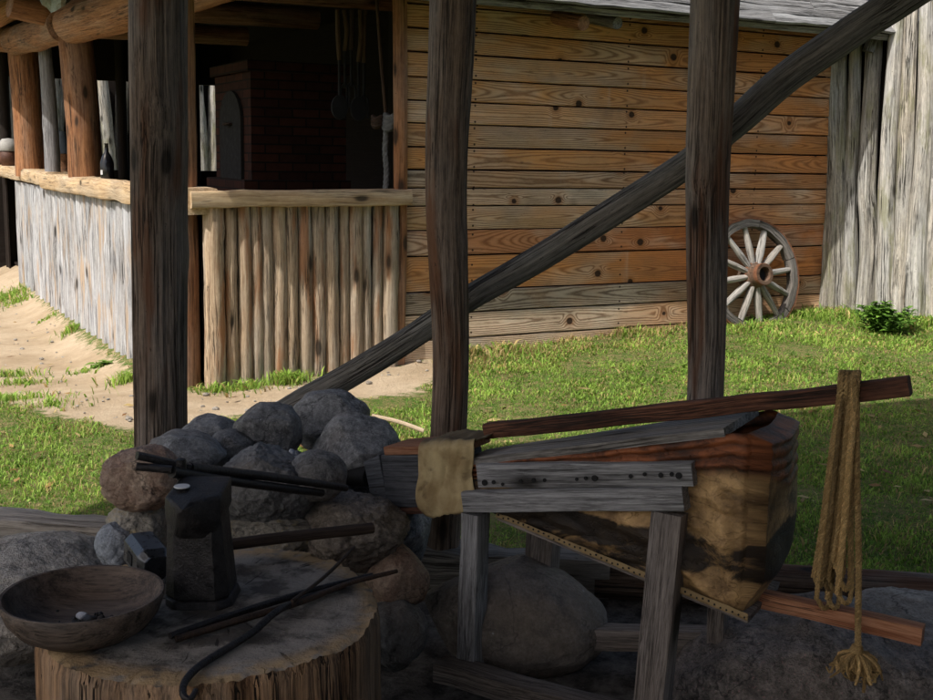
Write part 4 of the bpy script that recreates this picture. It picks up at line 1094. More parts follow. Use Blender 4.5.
rock('long smooth dark brown boulder lying under the bellows trestle', (424, 562, 606, 672), 3.38, 'rk_boul', 63, .22, amp=.08, cuts=2, rough=.012, tilt=-.16, group='boulders on the forge floor', name='boulder', cat='boulder')
rock('huge rough dark rock rising from the floor at the lower right', (664, 602, 1010, 800), 3.22, 'rk_mound', 66, .32, amp=.16, cuts=5, rough=.03, group='boulders on the forge floor', name='boulder', cat='boulder', sub=6)
rock('grey flat rock beside the sill at the right edge', (838, 594, 985, 668), 3.50, 'rk_slab', 69, .2, amp=.12, cuts=4, rough=.03, group='boulders on the forge floor', name='boulder', cat='boulder')
rock('pale flat slab by the sill at the left edge', (-70, 546, 118, 640), 3.35, 'rk_slab', 72, .42, amp=.12, cuts=4, rough=.03, group='boulders on the forge floor', name='boulder', cat='boulder', sub=6)
# embers, ash
mb = MB(); c = on_y(282, 458, 3.45)
for k in range(42):
    q = c + V((R.gauss(0, .035), R.gauss(0, .05), R.uniform(-.03, .012))); rock_shape(mb, q, [R.uniform(.006, .015) for _ in range(3)], 200 + k, .3, 3, 2)
tag(mb.build('ash_heap', MT['ash'], smooth=20), 'small heap of pale ash flakes in the fire hollow of the hearth', 'ash', kind='stuff')
mb = MB(); c = on_y(280, 463, 3.45)
for k in range(60):
    q = c + V((R.gauss(0, .09), R.gauss(0, .09), R.uniform(-.05, -.0))); rock_shape(mb, q, [R.uniform(.012, .028) for _ in range(3)], 300 + k, .3, 4, 2)
tag(mb.build('charcoal_bed', MT['coal'], smooth=20), 'black charcoal filling the fire hollow of the hearth', 'charcoal', kind='stuff')
# thin stick in the grass behind the hearth
mb = MB(); q0, q1 = on_z(372, 416, .12), on_z(424, 431, .06); log(mb, [q0, (q0 + q1)/2 + UP*.01, q1], .012, wob=.1, tint=(.9, .5, 0)); tag(mb.build('stick', MT['rail']), 'thin pale stick lying in the grass behind the hearth', 'stick')

# ================================================================== CHOPPING BLOCK and what is on it
ZT = .5
SCN = V((-.555, 2.465, 0)); SRX, SRY = .365, .40
ST = thing('chopping_block', 'wide chopping block with split sides and a sooty cracked top', 'block', SCN)
def stump():
    seg = 260; sd = 4.0
    def rim(a):
        r = 1 + .035*mn.noise((cos(a)*1.2, sin(a)*1.2, sd)) + .020*mn.noise((cos(a)*4, sin(a)*4, sd)) + .004*mn.noise((cos(a)*14, sin(a)*14, sd)) + .005*mn.noise((cos(a)*60, sin(a)*60, sd))
        return r
    mb = MB(); vs, gs, fs = [], [], []
    N = 22
    for i in range(N+1):
        f = i/N; z = -.02 + (ZT - .004)*f + .02*f
        for j in range(seg):
            a = 2*pi*j/seg; r = rim(a)*(1.03 - .03*f)
            # splits: narrow vertical grooves that open toward the top
            gr = mn.noise((cos(a)*9, sin(a)*9, 20 + z*.6)); g2_ = abs(mn.noise((cos(a)*13, sin(a)*13, 40 + z*.5))); r -= .05*max(0, gr - .30)*(.3 + f) + .028*max(0, .06 - g2_)/.06*(.3 + .7*f)*max(0, .3 + mn.noise((cos(a)*3, sin(a)*3, z*2 + 9))*2)
            r += .008*mn.noise((cos(a)*16, sin(a)*16, z*5)) + .006*mn.noise((cos(a)*40, sin(a)*40, z*3))
            if i == N: r -= .012
            x, y = SRX*r*cos(a), SRY*r*sin(a)
            zz = z + (.012*mn.noise((cos(a)*5, sin(a)*5, 7)) + .007*mn.noise((cos(a)*31, sin(a)*31, 7)) if i >= N-1 else 0)
            vs.append(SCN + V((x, y, zz))); gs.append((z, x*1.0 + 3, y*1.0))
    for i in range(N):
        for j in range(seg):
            k = (j+1) % seg; fs.append((i*seg + j, i*seg + k, (i+1)*seg + k, (i+1)*seg + j))
    top_ring = vs[-seg:]
    mb.add(vs, fs, gs, (.6, .4, 0)); mb.build('side', MT['stumpside'], ST, smooth=60)
    mb = MB(); vs, gs, fs = [], [], []; M_ = 26
    for i in range(M_+1):
        f = 1 - i/M_
        for j in range(seg):
            p = SCN + UP*(ZT - .002) + (top_ring[j] - SCN - UP*(ZT - .002))*max(f, .001)
            if f < .97: p = V((p.x, p.y, ZT + .004*mn.noise((p.x*9, p.y*9, 0)) + .003*mn.noise((p.x*30, p.y*30, 0))))
            vs.append(p); gs.append(p - SCN)
    for i in range(M_):
        for j in range(seg):
            k = (j+1) % seg; fs.append((i*seg + j, i*seg + k, (i+1)*seg + k, (i+1)*seg + j))
    mb.add(vs, fs, gs); mb.build('top', MT['stumptop'], ST, smooth=50)
stump()
# --- anvil
ab = on_z(199, 606, ZT); ab.y += .05; Ya = ab.y
AN = thing('anvil', 'small black upright anvil with a blunt pointed horn, standing on the chopping block', 'anvil', ab)
sc_ = Ya/F*1.03
hA = on_y(190, 492, Ya - .03).z
def octo(cx, cy, z, hx, hy, ch): return [V((cx + sx*hx*(1 if q else 1 - ch), cy + sy*hy*(1 - ch if q else 1), z)) for sx in (-1, 1) for sy in (-1, 1) for q in (0, 1)]
mb = MB()
hull(mb, octo(ab.x, ab.y, ZT, .076, .078, .34) + octo(ab.x - .004, ab.y, ZT + .02, .073, .074, .34))
hull(mb, octo(ab.x - .004, ab.y, ZT + .02, .071, .072, .36) + octo(ab.x - .010, ab.y, hA - .012, .057, .060, .30))
ob = mb.build('body', MT['iron'], AN, smooth=20); bv = ob.modifiers.new('bev', 'BEVEL'); bv.width = .006; bv.segments = 2
mb = MB(); bx, by = ab.x - .010, ab.y
hull(mb, [V((bx - .060, by - .048, hA - .004)), V((bx + .060, by - .044, hA - .002)), V((bx - .058, by + .10, hA + .004)), V((bx + .058, by + .10, hA + .004)),
          V((bx - .066, by - .03, hA - .035)), V((bx + .066, by - .03, hA - .03)), V((bx - .060, by + .09, hA - .06)), V((bx + .060, by + .09, hA - .06)),
          V((bx - .056, by - .064, hA - .05)), V((bx + .058, by - .058, hA - .075)), V((bx - .010, by - .112, hA - .020)), V((bx - .024, by - .092, hA - .090)), V((bx + .01, by - .07, hA)), V((bx + .05, by - .05, hA - .10)), V((bx - .045, by - .055, hA - .085))])
bm = bmesh.new(); ob = mb.build('head', MT['iron'], AN, smooth=25)
bm.free(); bv = ob.modifiers.new('bev', 'BEVEL'); bv.width = .012; bv.segments = 4
mb = MB(); cd = on_z(182, 487, hA + .006); lathe(mb, cd, [(0, 0), (.017, 0), (.018, .0015), (.017, .003), (0, .003)], 24); tag(mb.build('coin', MT['white']), 'small oval pale disc lying on top of the anvil', 'disc')
# --- hammer behind the anvil
hc = on_y(147, 556, Ya + .10)
HM = thing('sledgehammer', 'iron sledgehammer lying behind the anvil with a long dark handle', 'hammer', hc)
he = on_y(372, 528, hc.y + .32); hd = (he - hc).normalized()
hl = V((.62, -.78, -.10)).normalized(); hl = (hl - hd*hl.dot(hd)).normalized(); hu = hd.cross(hl)*-1
if hu.z < 0: hu = -hu
mb = MB(); pts = []
for (q, a) in ((-.070, .028), (-.052, .040), (.052, .040), (.074, .028)):
    for sx in (-1, 1):
        for sy in (-1, 1):
            pts += [hc + hl*q + hd*(sx*a) + hu*(sy*a*.62), hc + hl*q + hd*(sx*a*.62) + hu*(sy*a)]
hull(mb, pts); o = mb.build('head', MT['polished'], HM, smooth=20); bv = o.modifiers.new('bev', 'BEVEL'); bv.width = .003; bv.segments = 2
mb = MB(); hull(mb, [hc - hd*.0402 + hl*(a*.017) + hu*(b*.013) - hd*(c*.002) for a in (-1, 1) for b in (-1, 1) for c in (0, 1)]); mb.build('eye', MT['black'], HM)  # black plate paints the dark of the eye hole
mb = MB(); log(mb, [hc + hd*.02, hc.lerp(he, .5) + UP*.004, he], [.017, .018, .0175], seg=14, wob=.03, ell=.8); mb.build('handle', MT['tooldark'], HM)
# --- tongs on the anvil
j0 = on_y(137, 462, Ya + .06); j1 = on_y(190, 468, Ya + .12); e1 = on_y(346, 488, Ya + .62); e2 = on_y(322, 493, Ya + .54); k2 = on_y(172, 472, Ya + .06)
TG = thing('tongs', 'black iron blacksmith tongs laid across the anvil and the hearth stones', 'tongs', j1)
mb = MB(); log(mb, [j1, j1.lerp(e1, .5) + UP*.004, e1], [.0135, .0115, .010], seg=10, wob=.02)
bar(mb, j0 + UP*.012, j1 + UP*.004, .026, .018, n=6, jit=.003); mb.build('arm', MT['iron'], TG)
mb = MB(); log(mb, [k2, k2.lerp(e2, .5) - UP*.002, e2], [.0135, .012, .0105], seg=10, wob=.02)
bar(mb, j0 - UP*.008 + V((.002, -.01, 0)), k2 + UP*.006, .024, .017, n=6, jit=.003); mb.build('arm', MT['iron'], TG)
mb = MB(); cc = j1.lerp(k2, .5); lathe(mb, cc - UP*.0, [(0, -.022), (.011, -.022), (.013, 0), (.011, .026), (0, .03)], 14); mb.build('rivet', MT['iron'], TG)
# --- bowl
rb = 82/F*2.36; bc = on_z(83, 632, ZT + .012); bc.z = ZT + .005
BW = thing('wooden_bowl', 'shallow dark wooden bowl on the left edge of the chopping block', 'bowl', bc)
mb = MB(); bc2 = on_z(83, 596, ZT + .082)
prof = [(0, 0), (rb*.62, 0), (rb*.80, .018), (rb*.93, .045), (rb*.985, .072), (rb, .082), (rb*.985, .087), (rb*.95, .086), (rb*.925, .078), (rb*.86, .052), (rb*.72, .030), (rb*.45, .020), (0, .018)]
bc = V((bc2.x, bc2.y, ZT + .004))
lathe(mb, bc, prof, 72, wob=.012); mb.build('bowl_body', MT['bowl'], BW, smooth=50)
mb = MB()
for k in range(46):
    a, q = R.uniform(0, 2*pi), abs(R.gauss(0, .045)); rock_shape(mb, bc + V((-.005 + cos(a)*q, -.015 + sin(a)*q*1.2, .024 + q*.1)), [R.uniform(.002, .007) for _ in range(3)], 400 + k, .3, 3, 2)
q = on_z(90, 620, ZT + .04); rock_shape(mb, q, (.017, .014, .012), 477, .25, 4, 3)
tag(mb.build('coal_crumbs', MT['coal'], smooth=20), 'black coal crumbs in the bottom of the wooden bowl', 'coal crumbs', kind='stuff')
mb = MB(); q = on_z(82, 616, ZT + .040); rock_shape(mb, q, (.013, .010, .008), 478, .2, 4, 3); tag(mb.build('pebble', MT['ash'], smooth=30), 'pale chip lying among the crumbs in the wooden bowl', 'pebble')
# --- iron rods
def rod(label, pts, r, mat, zlist=None):
    P = [on_z(x, y, ZT + (zlist[i] if zlist else .014)) for i, (x, y) in enumerate(pts)]
    mb = MB(); log(mb, P, r, seg=10, sub=8, wob=.05, wfreq=8)
    return tag(mb.build('iron_rod', MT[mat]), label, 'rod', 'iron rods on the chopping block')
rod('black iron rod, topmost and straightest of those on the block', [(170, 636), (225, 617), (300, 594), (372, 575)], [.007, .008, .008, .006], 'iron')
rod('rust-tipped iron rod lying just below the straight black one', [(176, 639), (232, 622), (300, 602), (350, 583), (397, 571)], [.007, .008, .0075, .006, .005], 'rustiron', [.014, .018, .02, .024, .026])
rod('long bent iron rod with a curled hook at its near end', [(196, 690), (190, 699), (183, 694), (186, 680), (205, 662), (250, 634), (276, 612), (305, 598), (345, 586)], [.005, .006, .007, .0075, .008, .008, .008, .007, .006], 'iron', [.004, -.003, .003, .008, .010, .012, .026, .014, .012])
rod('short thin rusty rod angled toward the hearth', [(292, 601), (318, 582), (338, 564), (354, 547)], [.004, .0045, .0045, .003], 'rustiron', [.034, .03, .026, .03])

# ================================================================== BELLOWS and TRESTLE
PHI = radians(30); BA = V((cos(PHI), -sin(PHI), 0)); BB = V((sin(PHI), cos(PHI), 0))
BP = on_y(683, 498, 2.85); BP = V((BP.x, BP.y, 0))
def L(a, b, z): return BP + BA*a + BB*b + UP*z
def bel(px, py, o=0.0):
    p = on_plane(px, py, BP + BB*o, BB); return (p - BP).dot(BA), p.z
def belw(px, py, o=0.0):
    a, z = bel(px, py, o); return L(a, o, z)
TR = thing('bellows_trestle', 'grey timber trestle carrying the bellows', 'trestle', L(-.3, .1, 0))
# carrying beam: front top/bottom edges surveyed
a0, z0 = bel(462, 502.5); a1, z1 = bel(683, 499); hL = bel(462, 492.5)[1] - bel(462, 513)[1]; hR = bel(683, 487)[1] - bel(683, 511.5)[1]
mb = MB(); bar(mb, L(a0, .085, z0), L(a1, .085, z1), .17, hL, h1=hR, n=16, jit=.002, rnd=.004, tint=(.62, .6, 0)); mb.build('beam', MT['trestle'], TR)
a0h, z0h = bel(477, 476.5, .012); a1h, z1h = bel(692, 474.5, .012)
hLh = bel(477, 465, .012)[1] - bel(477, 489, .012)[1]; hRh = bel(692, 462, .012)[1] - bel(692, 486, .012)[1]
mb = MB(); bar(mb, L(a0h, .062, z0h), L(a1h, .062, z1h), .10, hLh*.97, h1=hRh*.97, n=16, jit=.002, rnd=.004, tint=(.5, .8, 0)); hb = mb.build('drilled_board', MT['trestle'], TR)
for (px, py, r) in ((485, 482.5, 3), (494, 482, 2), (503, 484, 1.6), (521, 481, 1.8), (534, 480, 2.2), (545, 480, 1.8), (577, 479, 1.6), (586, 478, 1.7), (595, 478, 3), (631, 476, 2), (645, 474, 1.8), (661, 475, 2.3), (672, 474, 1.9), (679, 475.5, 3)):
    c = belw(px, py, .0115); mb = MB(); lathe(mb, c - BB*.004, [(0, 0), (r*.0029, 0), (r*.0029, .003), (0, .003)], 14, axis=BB); mb.build('bored_hole', MT['black'], hb)  # black disc stands for the shade inside each hole
def tleg(xt, yt, xb, yb, o_t, o_b, w, d, mat='leg'):
    p0, p1 = belw(xt, yt, o_t), belw(xb, yb, o_b); dr = (p0 - p1); p1 = p1 - dr*((p1.z + .02)/dr.z)
    mb = MB(); bar(mb, p1, p0, d, w, up=BA, n=14, jit=.002, rnd=.004, tint=(R.uniform(.4, .7), R.random(), 0)); mb.build('leg', MT[mat], TR)
tleg(476, 512, 469, 700, .032, .015, .058, .07, 'trestle')
tleg(671, 511, 653, 700, .034, .015, .085, .075)
tleg(545, 520, 541, 583, .36, .40, .09, .07)
tleg(722, 540, 717, 640, .36, .40, .05, .05)
mb = MB(); bar(mb, on_z(440, 668, .04), on_z(640, 722, .04), .08, .06, n=12, jit=.004, tint=(.2, .3, 0)); mb.build('stretcher', MT['leg'], TR)
mb = MB(); bar(mb, on_z(560, 636, .09), on_z(730, 640, .09), .06, .07, n=12, jit=.004, tint=(.3, .6, 0)); mb.build('stretcher', MT['leg'], TR)

BE = thing('bellows', 'large wedge-shaped leather forge bellows with wooden nozzle and pumping pole', 'bellows', L(-.3, .15, .5))
FB = .048                                            # front face of the bag
tL, tR = bel(465, 466, FB), bel(724, 436, FB)      # (a, z) of top board's front lower edge
bL, bR = bel(498, 514, FB), bel(749, 617, FB)
def ztop(a): f = (a - tL[0])/(tR[0] - tL[0]); return tL[1] + (tR[1] - tL[1])*f
def zbot(a): f = (a - bL[0])/(bR[0] - bL[0]); return bL[1] + (bR[1] - bL[1])*max(f, -.25)
def bw(a): return .13 + .18*sstep(0, 1, (a - tL[0])/(tR[0] - tL[0]))   # width in plan
# plan path round the bag
aS, aE = tL[0] - .01, tR[0] + .055
path = []
nf = 110
for i in range(nf): a = aS + (aE - .02 - aS)*i/(nf-1); path.append((a, FB, 0, -1))
WE = bw(aE)
for q in np.linspace(0, pi/2, 7)[1:-1]: path.append((aE - .02 + .02*sin(q), FB + .02 - .02*cos(q), sin(q)*.5, -cos(q)*.5))
for i in range(44): b = FB + .02 + (WE - .04)*i/43; path.append((aE, b, 1, 0))
for q in np.linspace(0, pi/2, 7)[1:-1]: path.append((aE - .02 + .02*cos(q), FB + WE - .02 + .02*sin(q), cos(q), sin(q)))
for i in range(50): a = aE - .02 - (aE - .02 - aS)*i/49; path.append((a, FB + bw(a) if i else FB + WE, 0, 1))
NV = 64
vs, gs, fs, ts = [], [], [], []
acc = 0
for i, (a, b, na, nb) in enumerate(path):
    if i: acc += math.hypot(a - path[i-1][0], b - path[i-1][1])
    zt, zb = ztop(min(a, tR[0] + .03)) + .004, zbot(a)
    endf = max(0, na)                               # 1 on the right-hand end face
    u = (a - aS)/(aE - aS)
    mid = .12 + .0*u
    for k in range(NV+1):
        v = k/NV; z = zt + (zb - zt)*v
        span = zt - zb
        dz = (zt - z)                               # metres below the top board
        # upper chamber: horizontal pleats within the first ~11 cm; lower one: slacker folds
        up_d = (.105*(.35 + .65*u))
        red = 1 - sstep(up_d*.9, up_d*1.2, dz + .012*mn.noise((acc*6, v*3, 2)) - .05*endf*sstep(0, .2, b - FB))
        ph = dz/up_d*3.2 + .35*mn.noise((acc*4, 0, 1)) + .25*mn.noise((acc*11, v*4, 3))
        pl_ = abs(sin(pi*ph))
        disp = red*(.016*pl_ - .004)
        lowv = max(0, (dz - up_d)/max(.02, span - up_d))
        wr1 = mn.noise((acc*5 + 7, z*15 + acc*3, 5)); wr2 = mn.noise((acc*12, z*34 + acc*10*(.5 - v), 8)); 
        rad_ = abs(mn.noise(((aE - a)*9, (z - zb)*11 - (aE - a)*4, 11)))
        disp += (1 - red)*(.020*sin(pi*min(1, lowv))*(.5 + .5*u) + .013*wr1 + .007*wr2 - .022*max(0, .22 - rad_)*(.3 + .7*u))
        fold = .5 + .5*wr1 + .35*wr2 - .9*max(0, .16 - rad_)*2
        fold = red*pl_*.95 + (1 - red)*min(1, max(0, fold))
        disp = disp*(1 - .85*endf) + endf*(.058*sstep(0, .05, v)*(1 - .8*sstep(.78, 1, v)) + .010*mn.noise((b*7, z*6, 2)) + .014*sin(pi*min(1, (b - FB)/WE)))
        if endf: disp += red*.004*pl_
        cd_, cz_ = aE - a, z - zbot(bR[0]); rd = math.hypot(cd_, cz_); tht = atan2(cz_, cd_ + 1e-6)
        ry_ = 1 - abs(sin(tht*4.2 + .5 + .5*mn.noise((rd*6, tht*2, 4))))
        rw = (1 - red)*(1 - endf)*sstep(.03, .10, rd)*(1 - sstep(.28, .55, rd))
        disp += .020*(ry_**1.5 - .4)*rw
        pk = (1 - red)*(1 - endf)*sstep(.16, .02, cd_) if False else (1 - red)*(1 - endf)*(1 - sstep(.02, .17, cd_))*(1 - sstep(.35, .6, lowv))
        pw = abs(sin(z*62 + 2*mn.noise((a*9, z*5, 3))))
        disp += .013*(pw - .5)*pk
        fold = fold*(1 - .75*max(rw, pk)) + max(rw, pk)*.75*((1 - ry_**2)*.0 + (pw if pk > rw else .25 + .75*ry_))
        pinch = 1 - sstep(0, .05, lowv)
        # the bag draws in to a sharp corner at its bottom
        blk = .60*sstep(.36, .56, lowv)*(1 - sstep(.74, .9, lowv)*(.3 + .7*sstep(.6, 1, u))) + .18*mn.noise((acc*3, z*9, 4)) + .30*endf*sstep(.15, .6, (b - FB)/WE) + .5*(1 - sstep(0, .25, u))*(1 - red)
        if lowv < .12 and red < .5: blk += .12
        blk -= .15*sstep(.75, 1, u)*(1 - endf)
        vs.append(L(a + na*disp, b + nb*disp, z + .006*mn.noise((acc*3, v*2, 0)))); gs.append((acc, z*1.0, b)); ts.append((red, fold, blk + .15))
for i in range(len(path) - 1):
    for k in range(NV):
        q = i*(NV+1) + k; fs.append((q, q + 1, q + NV + 2, q + NV + 1))
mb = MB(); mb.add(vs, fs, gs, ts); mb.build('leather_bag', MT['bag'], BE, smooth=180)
def plate(mb, pts_top, th, tint=(.5, .5, 0), sub=10):
    """a board given by its four top corners (front-left, front-right, back-right, back-left)"""
    a, b, c, d = map(V, pts_top); vs, gs, fs = [], [], []; n = sub
    g0 = R.uniform(0, 30); o = a
    ux = (b - a).normalized(); uy = ux.cross((d - a)).normalized().cross(ux).normalized(); nn = ux.cross(uy)
    if nn.z < 0: nn = -nn
    for lay in (0, 1):
        for j in range(4):
            for i in range(n+1):
                f = i/n; w = j/3
                p = a.lerp(b, f).lerp(d.lerp(c, f), w) - nn*(th*lay) + nn*(.002*mn.noise((f*5, j, lay)))
                vs.append(p); gs.append(((p - o).dot(ux) + g0, (p - o).dot(uy), -lay*th))
    K = (n+1)*4
    for j in range(3):
        for i in range(n):
            q = j*(n+1) + i; fs.append((q, q+1, q+n+2, q+n+1)); fs.append((K+q, K+q+n+1, K+q+n+2, K+q+1))
    for i in range(n): fs.append((i, K+i, K+i+1, i+1)); q = 3*(n+1) + i; fs.append((q, q+1, K+q+1, K+q))
    for j in range(3): q = j*(n+1); fs.append((q, q+n+1, K+q+n+1, K+q)); q += n; fs.append((q, K+q, K+q+n+1, q+n+1))
    mb.add(vs, fs, gs, tint)
mb = MB(); aR_ = tR[0]; aL_ = tL[0]
plate(mb, [L(aL_, FB - .008, ztop(aL_) + .022), L(aR_, FB - .008, ztop(aR_) + .022), L(aR_ + .0, FB + bw(aR_) - .02, ztop(aR_) + .022), L(aL_, FB + bw(aL_), ztop(aL_) + .022)], .022, (.6, .6, 0))
tp = mb.build('top_board', MT['topboard'], BE, smooth=30)
mb = MB(); c = belw(697, 425.5, FB + .1); hull(mb, [c + BA*(.030*cos(q)) + BB*(.018*sin(q)) + UP*(w_ + .003*cos(q)*0) for q in np.linspace(0, 2*pi, 16) for w_ in (0, .001)]); 
mb = MB()
plate(mb, [L(bL[0], FB + .004, zbot(bL[0])), L(bR[0], FB + .004, zbot(bR[0])), L(bR[0], FB + WE - .02, zbot(bR[0])), L(bL[0], FB + .15, zbot(bL[0]))], .02, (.4, .5, 0)); mb.build('bottom_board', MT['leg'], BE, smooth=30)
# nailed leather strip along the lower edge
mb = MB(); n = 40; vs, gs, fs = [], [], []
for i in range(n+1):
    f = i/n; a = bL[0] + (bR[0] - bL[0])*f; w = .008 + .003*f
    for k, (db, dz) in enumerate(((-.008, w), (-.013, .3*w), (-.013, -.5*w), (-.004, -w))):
        vs.append(L(a, FB + db, zbot(a) + dz + .002*mn.noise((a*30, k, 0)))); gs.append((a, k*.01, 0))
for i in range(n):
    for k in range(3): q = i*4 + k; fs.append((q, q+1, q+5, q+4))
mb.add(vs, fs, gs); mb.build('edge_strip', MT['leather_y'], BE, smooth=60)
mb = MB()
for i in range(46):
    f = (i + .5)/46; a = bL[0] + (bR[0] - bL[0])*f; lathe(mb, L(a, FB - .0125, zbot(a) + .002 + R.uniform(-.003, .003)), [(.0032, 0), (.002, .002), (0, .003)], 8, axis=-BB)
mb.build('nail_row', MT['black'], BE)
# middle board between the chambers (its end shows left of the drilled board)
mb = MB(); am0, zm0 = bel(458, 480, FB + .01); am1, zm1 = bel(700, 475, FB + .01)
plate(mb, [L(am0, FB + .012, zm0 + .02), L(am1, FB + .012, zm1 + .02), L(am1, FB + bw(am1) - .02, zm1 + .02), L(am0, FB + .12, zm0 + .02)], .045, (.4, .3, 0)); mb.build('middle_board', MT['leg'], BE, smooth=30)
# nozzle block
def nb_bar(x0, y0, x1, y1, off, w, h, mat, name, tint=None, rnd=.004, jit=.002, h1=None):
    mb = MB(); bar(mb, belw(x0, y0, off) + BB*(w/2), belw(x1, y1, off) + BB*(w/2), w, h, n=10, rnd=rnd, jit=jit, tint=tint, h1=h1); return mb.build(name, MT[mat], BE)
sc = 3.3/F
nb_bar(384, 481, 462, 482, .055, .13, 56*sc, 'nozzlewood', 'nozzle_block', (.5, .7, 0))
nb_bar(384, 451.5, 466, 447.5, .050, .14, 9*sc, 'handle', 'nozzle_trim', (.1, .1, 0))
nb_bar(385, 512, 440, 511, .050, .14, 7*sc, 'redpole', 'nozzle_trim', (.9, .1, 0))
nb_bar(369, 485, 384, 484, .060, .13, 52*sc, 'nozzlewood', 'nozzle_plate', (.8, .9, 0), jit=.006, h1=62*sc)
mb = MB(); pA = belw(372, 476, .115); pB = on_y(325, 473, pA.y + .12); log(mb, [pA, pB], .042, seg=16, sub=6, wob=.01, ell=.8); mb.build('nozzle_pipe', MT['black'], BE)
# hide collar: over the top and down the front
aC0, aC1 = bel(420, 450, .04)[0], bel(475, 450, .04)[0]
zc = bel(445, 447, .04)[1]
mb = MB(); vs, gs, fs = [], [], []; NU, NW = 34, 40
for i in range(NU+1):
    f = i/NU; a = aC0 + (aC1 - aC0)*f
    ztp = bel(420 + 55*f, 447 - 3*f, .04)[1] + .012
    drop = .006*mn.noise((f*16, 2, 2)) + .003*mn.noise((f*40, 2, 2)) + ztp - bel(420 + 55*f, 508 + 9*sin(pi*min(1, f*1.15)) + 3*sin(f*9), .04)[1]
    for k in range(NW+1):
        s = k/NW*(.16 + drop)
        if s < .14: b, z = .05 + .14 - s, ztp + .006*sin(f*5)
        elif s < .18: q = (s - .14)/.04*pi/2; b, z = .05 - .018*sin(q), ztp - .018*(1 - cos(q))
        else: b, z = .032, ztp - .018 - (s - .18)
        w = mn.noise((f*3, s*9, 1))*.010 + mn.noise((f*9, s*12, 2))*.006 + .003*mn.noise((f*22, s*40, 6))
        sag = -.012*sin(pi*f)*sstep(.14, .2, s)
        vs.append(L(a + .012*mn.noise((s*14, f > .5, 3)) + .02*(s - .1)*(f - .3), b - w + sag*.5 - .012*sstep(.2, .36, s)*f, z + (w if s < .16 else 0))); gs.append((a, s - .16, 0))
for i in range(NU):
    for k in range(NW): q = i*(NW+1) + k; fs.append((q, q+1, q+NW+2, q+NW+1))
mb.add(vs, fs, gs); o = mb.build('hide_collar', MT['hide'], BE, smooth=180); so = o.modifiers.new('th', 'SOLIDIFY'); so.thickness = .002; so.offset = 1
# pumping pole on top, lower handle
LO = .17
def polepts(o, *pp): return [belw(x, y, o) for x, y in pp]
q0, q1 = polepts(LO, (487, 431), (910, 386))
mb = MB(); bar(mb, q0, q1, .045, .046, n=26, jit=.003, rnd=.008, tint=(.6, .1, 0), h1=.046); PO = mb.build('pumping_pole', MT['redpole'], BE)
q0, q1 = polepts(LO + .02, (735, 592), (923, 635)); mb = MB(); bar(mb, q0, q1, .045, .042, n=14, jit=.002, rnd=.004, tint=(.55, .1, 0), h1=.046); mb.build('lower_handle', MT['handle'], BE)
# ================================================================== rope on the pole
rc = belw(850, 383, LO)
RP = thing('rope_hank', 'looped hank of tan manila rope hung on the pumping pole with a frayed tassel end', 'rope', rc)
mb = MB()
dpx = rc.y/F
def lw(x, y, db): return belw(x, y, LO + db)
for k in range(9):
    yb = 592 + R.uniform(-34, 14); sp = R.uniform(5, 13)
    xl = 814 + k*3.4 + R.uniform(-3, 3); xr = xl + sp + 3; xt = 839 + k*2.2; j = R.uniform(-.03, .022)
    pts = [lw(xl, yb - 6, -.05 + j), lw(xl + (xt - xl)*.35, 520, -.048 + j), lw(xl + (xt - xl)*.75, 440, -.042 + j), lw(xt, 396, -.036), lw(xt + 1, 380, -.030), lw(xt + 2, 373.5 - abs(k - 5)*.2, -.0), lw(xt + 2, 380, .034),
           lw(xt - 1, 440, .034 + j), lw(xr, 520, .02 + j), lw(xr, yb - 10, -.0 + j), lw((xl + xr)/2 + 1, yb + 3, -.03 + j)]
    strand_rope(mb, pts + [pts[0] + V((.004, 0, -.002))], .0066, 27, sub=1, tint=(R.uniform(.1, 1.0), .5, 0))
mb.build('coil', MT['rope'], RP)
mb = MB(); strand_rope(mb, [lw(853, 376, -.04), lw(856, 400, -.046), lw(857, 480, -.046), lw(858.5, 560, -.05), lw(858, 620, -.05), lw(858, 646, -.05)], .0085, 34, sub=1); mb.build('tail', MT['rope'], RP)
mb = MB(); kc = lw(857, 648, -.05)
lathe(mb, kc + UP*.012, [(0, 0), (.013, -.004), (.017, -.016), (.014, -.03), (0, -.034)], 14, wob=.1)
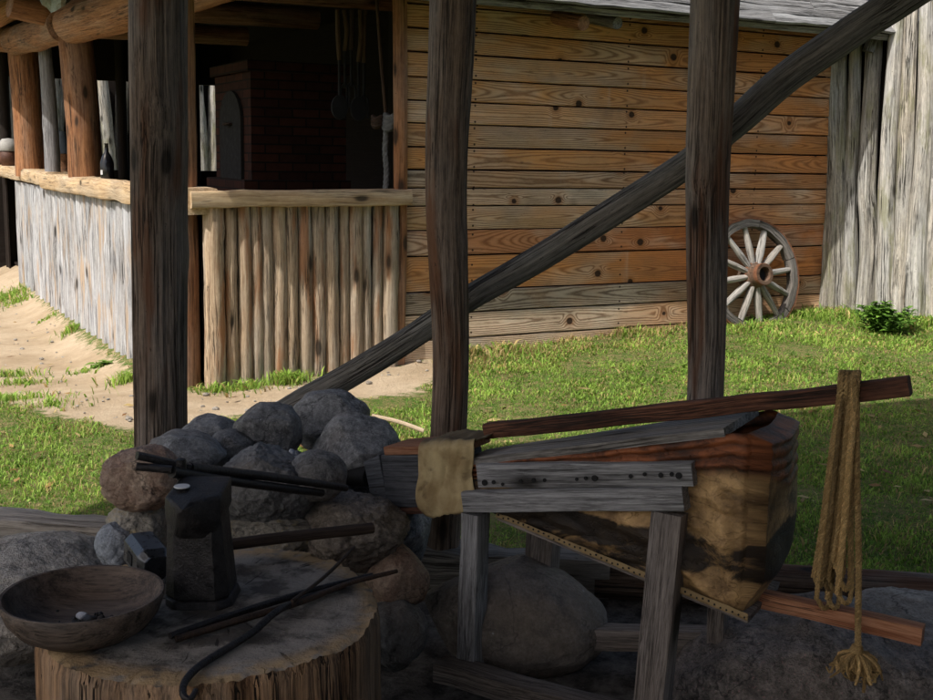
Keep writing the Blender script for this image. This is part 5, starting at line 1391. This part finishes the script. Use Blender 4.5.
for k in range(120):
    a = R.uniform(0, 2*pi); rr = sqrt(R.uniform(.02, 1)); ln = R.uniform(.035, .072)
    d = V((cos(a)*rr*.9, sin(a)*rr*.8, -1.0 + .25*rr)).normalized()*ln; st = kc + V((cos(a)*.010*rr, sin(a)*.010*rr, -.012))
    o_ = V((cos(a), sin(a), 0)); log(mb, [st, st + d*.5 + o_*.012 + V((R.gauss(0, .005), R.gauss(0, .005), .006)), st + d + V((R.gauss(0, .009), R.gauss(0, .009), R.gauss(0, .006))), st + d + o_*R.uniform(-.02, .014) + V((R.gauss(0, .006), R.gauss(0, .006), R.uniform(-.012, .012)))], [.0036, .0042, .0038, .0024], seg=5, sub=3, wob=.1, tint=(R.uniform(.1, 1), .5, 0))
mb.build('tassel', MT['rope'], RP)

# ================================================================== LIGHT, SKY, CAMERA
w = bpy.data.worlds.new('World'); SC.world = w; w.use_nodes = True
nt = w.node_tree; bg = nt.nodes['Background']
sky = nt.nodes.new('ShaderNodeTexSky'); sky.sky_type = 'NISHITA'; sky.sun_disc = False
sky.sun_elevation = SUN_EL; sky.dust_density = 4.0; sky.air_density = 1.0; sky.ozone_density = .4
az = math.atan2(-sx_, -sy_)                # direction toward the sun, clockwise from +Y
sky.sun_rotation = az
nt.links.new(sky.outputs[0], bg.inputs[0]); bg.inputs[1].default_value = .15
sl = bpy.data.lights.new('sun', 'SUN'); sl.energy = 5.0; sl.angle = radians(.5); sl.color = (1.0, .95, .87)
so = bpy.data.objects.new('sun', sl); COL.objects.link(so)
so.rotation_euler = V((sx_*cos(SUN_EL), sy_*cos(SUN_EL), -sin(SUN_EL))).to_track_quat('-Z', 'Y').to_euler()
cam = bpy.data.cameras.new('camera'); cam.sensor_width = 36; cam.lens = F/933*36; cam.clip_end = 2000; cam.clip_start = .05
co = bpy.data.objects.new('camera', cam); COL.objects.link(co); co.location = EYE
fw = ray(466.5, 350).normalized(); r0 = V((1, 0, 0)); u0 = r0.cross(fw)
# image content is turned clockwise by ROLL, so the camera is rolled the other way
rt = (r0*cos(ROLL) + u0*sin(ROLL)); up_ = rt.cross(fw)
from mathutils import Matrix
co.matrix_world = Matrix(((rt.x, up_.x, -fw.x, EYE.x), (rt.y, up_.y, -fw.y, EYE.y), (rt.z, up_.z, -fw.z, EYE.z), (0, 0, 0, 1)))
SC.camera = co
SC.view_settings.view_transform = 'Standard'; SC.view_settings.look = 'None'; SC.view_settings.exposure = 0; SC.view_settings.gamma = 1
SC.cycles.max_bounces = 5; SC.cycles.diffuse_bounces = 3; SC.cycles.use_adaptive_sampling = True; SC.cycles.adaptive_threshold = .035; SC.cycles.glossy_bounces = 2; SC.cycles.transmission_bounces = 2
SC.cycles.use_denoising = True
